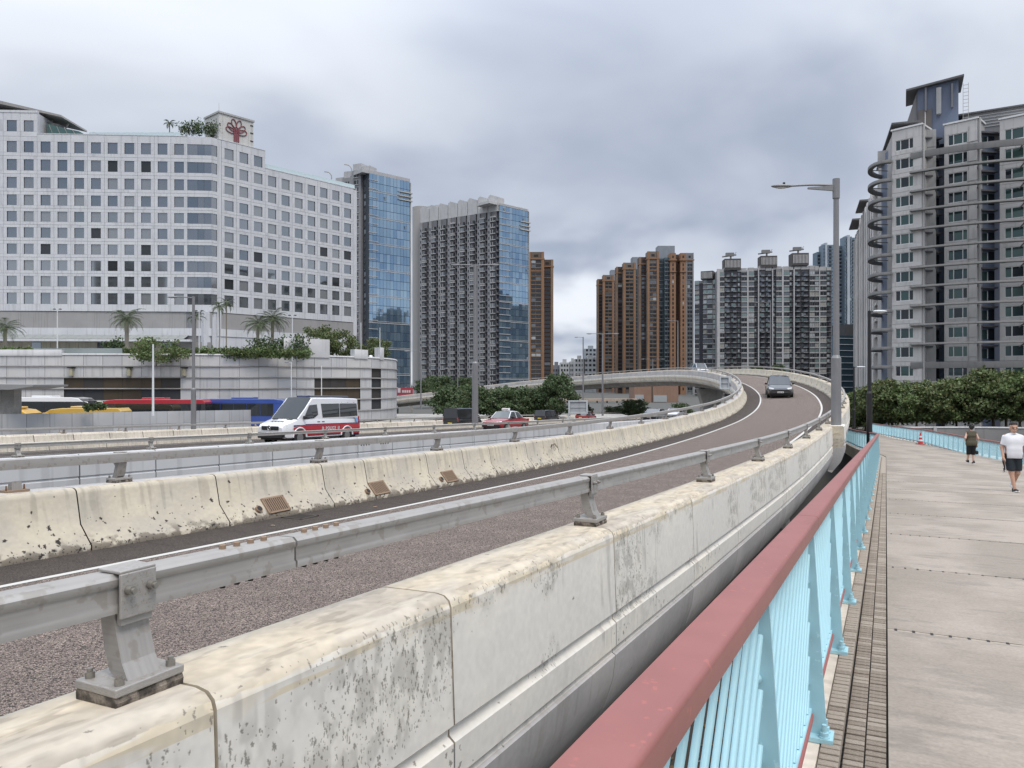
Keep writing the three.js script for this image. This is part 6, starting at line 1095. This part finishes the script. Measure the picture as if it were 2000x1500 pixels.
function palm(label, u, vTop, vBase, d, L, nF, droop, tr, seed) {
  const p = PX(u, vBase, d), H = (vBase - vTop) / 1500 * d, t = thing('palm_tree', label, 'tree', [p.x, p.y, p.z], seed, 'palms on the hotel terrace'), R = rnd(seed), g = frondGeo(L, droop, 22, seed);
  mesh('trunk', tube([[0, 0, 0], [.06 * H * .2, H * .5, 0], [0, H, 0]], tr, 8, 10), barkPale, t);
  for (let i = 0; i < nF; i++) { const f = mesh('frond', g, palmLeaf, t); f.position.y = H - .05; f.rotation.set(lerp(-.75, .85, 1 - (i + R()) / nF), i * 2.4 + R() * .4, 0, 'YXZ'); f.scale.setScalar(.8 + .35 * R()); }
  return t;
}
palm('date palm at the left edge of the terrace', 10, 640, 690, 116, 3.4, 26, .62, .26, 5); palm('big date palm alone in front of the terrace windows', 247, 622, 690, 112, 3.3, 30, .62, .28, 6);
palm('tall slim palm with bare trunk, left of the pair before the hotel', 428, 598, 690, 118, 1.9, 13, .8, .10, 7); palm('tall slim palm with bare trunk, right of the pair before the hotel', 442, 590, 690, 120, 2.0, 13, .8, .10, 8);
palm('date palm, left of the cluster at the terrace middle', 504, 632, 695, 114, 3.0, 26, .62, .22, 9); palm('date palm, right of the cluster at the terrace middle', 533, 622, 695, 116, 3.4, 30, .62, .24, 10); palm('small palm between the lamp and the tall slim palms', 382, 618, 690, 122, 2.1, 16, .62, .14, 11); palm('small palm on the hotel roof edge', 331, 240, 268, 151, 1.8, 14, .65, .10, 12);
{ // terrace planting
  const bush = (l, u, v, d, w, h, dz, n, seed, mat, name = 'terrace_shrub') => { const p = PX(u, v, d), c = [], R = rnd(seed); const k = Math.max(3, Math.round(w / 1.6)); for (let i = 0; i < k; i++) c.push([(i + .5) / k * w - w / 2, h * (.42 + .12 * R()), (R() - .5) * dz * .3, w / k * .95, h * (.5 + .1 * R()), dz * .5]); const m = single(name, leaves(c, n, .26, seed), mat, l, 'shrub'); m.position.copy(p); return m; };
  bush('long clipped hedge along the podium edge before the palms', 475, 701, 100.4, 17, 1.5, 1.8, 6500, 841, leafA, 'terrace_hedge'); bush('low hedge along the podium edge left of the hanging tree', 262, 697, 100, 5, 1.3, 1.6, 1500, 843, leafC, 'terrace_hedge'); bush('round dark shrub left of the big date palm', 222, 694, 102, 2.4, 2.2, 2, 1200, 845, leafB); bush('shrub mass under the palm cluster', 545, 700, 103, 7, 3.0, 3, 2600, 847, leafB); bush('dark shrubs on the hotel roof beside the sign tower', 392, 268, 150, 8, 3.4, 3, 2600, 849, leafB, 'roof_shrub'); bush('small bush at the left edge of the terrace', 30, 690, 106, 4, .9, 1.4, 700, 851, leafA); bush('low plants on the grey wall before the coaches', 175, 802, 70, .9, .6, .6, 200, 853, leafB, 'wall_plant'); bush('second low plant on the grey wall before the coaches', 193, 800, 70, 1.1, .6, .6, 220, 855, leafB, 'wall_plant');
  const tr = makeTree('terrace_tree', 'spreading tree hanging over the podium edge', 3.6, 3.6, 1.7, 3400, 861, leafA, { leaf: .24 }); place(tr, 305, 715, 97.2, 1);
  const t2 = makeTree('terrace_tree', 'round leafy tree on the podium right of the palm cluster', 5.2, 3.2, 2.3, 4200, 863, leafC, { leaf: .26 }); place(t2, 618, 706, 112, 1.0);
  const t3 = copyOf(t2, 'leafy tree on the podium near the hotel corner'); place(t3, 668, 708, 116, .95, 2); const t4 = copyOf(t2, 'thin tree at the right end of the podium before the glass tower'); place(t4, 738, 712, 124, .82, 4);
}
// ---------- street lamps, signs ----------
function lamp(o) {                                                    // base at (u, vb, d), top at vt
  const p = PX(o.u, o.vb, o.d), H = (o.vb - o.vt) / 1500 * o.d, t = thing(o.name || 'street_lamp', o.label, 'lamp', [p.x, p.y, p.z], o.turn || 0, o.group), m = o.mat || M.lampGrey, r = o.r || .09;
  if (o.step) { mesh('pole_base', cyl(r * 1.55, r * 1.5, H * o.step, 16, 0, 0, 0), m, t); mesh('pole_collar', cyl(r * 1.5, r * 1.02, .12, 16, 0, H * o.step, 0), m, t); mesh('pole', cyl(r, r * .82, H * (1 - o.step), 14, 0, H * o.step, 0), m, t); }
  else mesh('pole', cyl(r * 1.15, r * .75, H, 10), m, t);
  for (const s of o.arms || []) {
    const L = o.arm || 2, dir = Math.sign(s), hy = o.drop || 0;
    const g = new THREE.Group(); g.name = 'arm'; t.add(g);
    mesh('bracket', tube([[0, H - .12, 0], [dir * L * .5, H - .06 - hy * .4, 0], [dir * L, H - .04 - hy, 0]], r * .34, 6, 8), m, g);
    if (o.big) { mesh('arm_sleeve', prism([[0, H - .34], [0, H - .12], [dir * L * .62, H - .20], [dir * L * .62, H - .26]], .09), m, g); mesh('pole_cap', cyl(r * 1.12, r * 1.12, .75, 14, 0, H - .62, 0), m, t); }
    const hd = new THREE.SphereGeometry(1, 14, 8); hd.scale(o.headL || .42, .075, .14); hd.translate(dir * (L + (o.headL || .42) * .8), H - .05 - hy, 0); mesh('lamp_head', hd, o.headMat || m, g);
    const ln = new THREE.SphereGeometry(1, 10, 6); ln.scale((o.headL || .42) * .6, .05, .10); ln.translate(dir * (L + (o.headL || .42) * .85), H - .10 - hy, 0); mesh('lens', ln, M.lens, g);
    if (o.big) mesh('photocell', cyl(.05, .05, .09, 8, dir * (L + .25), H + .0 - hy, 0), M.black, g);
  }
  return t;
}
{ // tall lamp standing on the outer parapet
  const p = FLY.at(FLY.lampS + .1, RAIL + .36, .81), d = -p.z, u = 1000 + 1500 * p.x / d, vb = 750 - (p.y - CH) / d * 1500;
  lamp({ u, vb, vt: 356, d, r: .12, step: .275, arms: [-1], arm: 1.75, headL: .42, drop: .10, big: true, label: 'tall grey street lamp standing on the white parapet at the bend' });
}
const G1 = 'double-armed highway lamps';
lamp({ u: 928, vb: 828, vt: 516, d: 56, r: .15, step: .38, arms: [-1, 1], arm: 1.15, headL: .36, label: 'double-armed highway lamp before the grey tower', group: G1 });
lamp({ u: 1177, vb: 812, vt: 651, d: 108, r: .13, arms: [-1, 1], arm: 1.5, headL: .45, label: 'double-armed highway lamp left of the orange towers', group: G1 });
lamp({ u: 1275, vb: 735, vt: 701, d: 210, r: .12, arms: [-1, 1], arm: 2.2, headL: .6, label: 'double-armed lamp behind the loop before the orange towers', group: G1 });
lamp({ u: 1139, vb: 790, vt: 658, d: 130, r: .12, arms: [-1], arm: .9, headL: .32, label: 'single-armed lamp in the gap between the towers' });
lamp({ u: 378, vb: 838, vt: 579, d: 61, r: .13, step: .30, arms: [-1], arm: 1.3, headL: .45, label: 'grey lamp post rising from the far highway parapet before the hotel' });
lamp({ u: 1324, vb: 740, vt: 626, d: 175, r: .16, arms: [-1], arm: 1.6, headL: .5, label: 'thin lamp post before the tallest orange tower' });
lamp({ u: 1505, vb: 735, vt: 590, d: 170, r: .13, arms: [-1], arm: 2.6, headL: .6, label: 'thin lamp post before the long housing block' });
lamp({ u: 822, vb: 800, vt: 685, d: 130, r: .12, arms: [-1], arm: 2.0, headL: .5, label: 'lamp post beside the podium end before the grey tower' });
lamp({ u: 894, vb: 800, vt: 719, d: 150, r: .11, arms: [-1], arm: 1.8, headL: .5, label: 'short lamp post before the ramp left of the trees' });
for (const [u, vt, vb, d, l] of [[112, 603, 700, 100, 'white lamp pole on the podium edge, leftmost'], [389, 606, 705, 100, 'white lamp pole on the podium edge beside the slim palms'], [571, 615, 705, 102, 'white lamp pole on the podium edge right of the palm cluster'], [742, 640, 712, 118, 'white pole at the podium end before the glass tower'], [705, 630, 712, 116, 'white pole with a round mirror at the podium end']]) lamp({ u, vt, vb, d, r: .07, mat: M.lampWhite, headMat: M.black, arms: u < 600 ? [-1, 1] : [], arm: .2, headL: .22, label: l, name: 'terrace_lamp' });
for (const [u, vt, vb, d, l, a] of [[299, 672, 812, 74, 'thick white pole before the coaches', []], [569, 707, 800, 92, 'white lamp pole above the police van', [-1]], [628, 714, 800, 92, 'thin white pole right above the police van', []]]) lamp({ u, vt, vb, d, r: u < 400 ? .10 : .06, mat: M.lampWhite, headMat: M.lampGrey, arms: a, arm: .3, headL: .3, label: l, name: 'white_pole' });
lamp({ u: 1698, vb: 885, vt: 607, d: 43, r: .10, step: .42, mat: M.black, headMat: M.lampWhite, arms: [1], arm: .25, headL: .42, drop: -.02, label: 'black lamp post with pale head beside the footbridge, nearer one', name: 'footbridge_lamp', group: 'black footbridge lamps' });
lamp({ u: 1668, vb: 862, vt: 716, d: 82, r: .10, step: .42, mat: M.black, headMat: M.lampWhite, arms: [1], arm: .35, headL: .5, drop: -.02, label: 'black lamp post beyond the ramp, farther one', name: 'footbridge_lamp', group: 'black footbridge lamps' });
{ // round mirrors at the podium end
  for (const [u, v, d, l] of [[706, 690, 116, 'round convex mirror at the podium end, left one'], [724, 699, 118, 'round convex mirror at the podium end, right one']]) { const p = PX(u, v, d), t = thing('convex_mirror', l, 'mirror', [p.x, p.y, p.z]); const g = new THREE.SphereGeometry(.42, 16, 8, 0, 6.3, 0, 1.2); g.rotateX(Math.PI / 2); mesh('mirror_face', g, M.chrome, t); mesh('rim', new THREE.TorusGeometry(.40, .04, 6, 20), M.lampWhite, t); mesh('post', cyl(.05, .05, 1.4, 8, 0, -1.6, -.1), M.lampWhite, t); }
}
{ // backs of two road signs
  const sign = (u, v0, u1, v1, d, l, leg) => { const a = PX(u, v1, d), b = PX(u1, v0, d), w = b.x - a.x, h = b.y - a.y, t = thing('road_sign', l, 'sign', [a.x, a.y, a.z]);
    mesh('panel', bx(w * .06, w * .94, h * .07, h * .93, -.05, 0), fac(.42, .44, .47), t); for (const [x0, x1, y0, y1] of [[0, w * .09, 0, h], [w * .91, w, 0, h], [w * .09, w * .91, 0, h * .10], [w * .09, w * .91, h * .90, h]]) mesh('frame', bx(x0, x1, y0, y1, -.1, .12), fac(.56, .60, .62), t); mesh('stiffener', bx(w * .1, w * .9, h * .45, h * .5, 0, .06), fac(.5, .53, .55), t); leg(t, w, h); };
  sign(1110, 782, 1148, 808, 92, 'back of a framed road sign on a bent grey leg beside the highway', (t, w, h) => { mesh('leg', beam(V3(w * .04, 0, 0), V3(-w * .12, -1.3, 0), .2, .2), fac(.5, .53, .55), t); mesh('leg', beam(V3(-w * .12, -1.3, 0), V3(-w * .12, -3, 0), .2, .2), fac(.5, .53, .55), t); });
  sign(1406, 735, 1424, 760, 70, 'small back of a road sign fixed to the inner parapet of the bend', (t, w, h) => { mesh('arm', beam(V3(w, h * .5, 0), V3(w + .16, -h * .12, 0), .12, .12), fac(.55, .58, .6), t); mesh('arm', beam(V3(w + .16, -h * .12, 0), V3(w + .62, -h * .42, 0), .12, .12), fac(.55, .58, .6), t); mesh('arm', bx(w, w + .16, h * .2, h * 1.02, -.06, .06), fac(.55, .58, .6), t); });
}
{ // small things on the tarmac and a tyre scuff of grass on the barrier
  const R = rnd(19), L = []; for (const [s, o] of [[14, -2.8], [18.5, -2.6], [24, -2.95], [21, -2.5], [30, -2.7], [44, 1.0]]) { const p = FLY.at(s, o, .012); const m = single('litter_scrap', at(new THREE.DodecahedronGeometry(.018 + R() * .014, 0).scale(1.6, .35, 1), p.x, p.y, p.z, R() * 6), R() < .2 ? M.tile : M.rusty, ['small scrap on the shoulder at the left edge', 'crumb on the shoulder left of the first grille', 'crumb of litter on the shoulder by the second grille', 'scrap on the shoulder near the gully', 'tiny scrap on the shoulder past the third grille', 'dark scrap lying in the lane before the bend'][[14, 18.5, 24, 21, 30, 44].indexOf(s)], 'litter'); }
}
{ // dry grass growing from a joint of the cream barrier
  const s = FLY.find(-3.35, .5, 1078), p = FLY.at(s, -3.40, .52), R = rnd(29), t = thing('dry_grass', 'tuft of dry grass growing from a joint of the cream barrier', 'grass', [p.x, p.y, p.z], FLY.turn(s)), m = std(lin(.10, .075, .04), 1);
  for (let i = 0; i < 9; i++) { const a = R() * 2.4 - 1.2, l = .25 + .4 * R(); mesh('blade', tube([[0, 0, 0], [.08, .10 + .05 * R(), a * l * .4], [.12 + .06 * R(), .02 - .1 * R(), a * l]], .005, 4, 6), m, t); }
}
renderer.render(scene, camera);
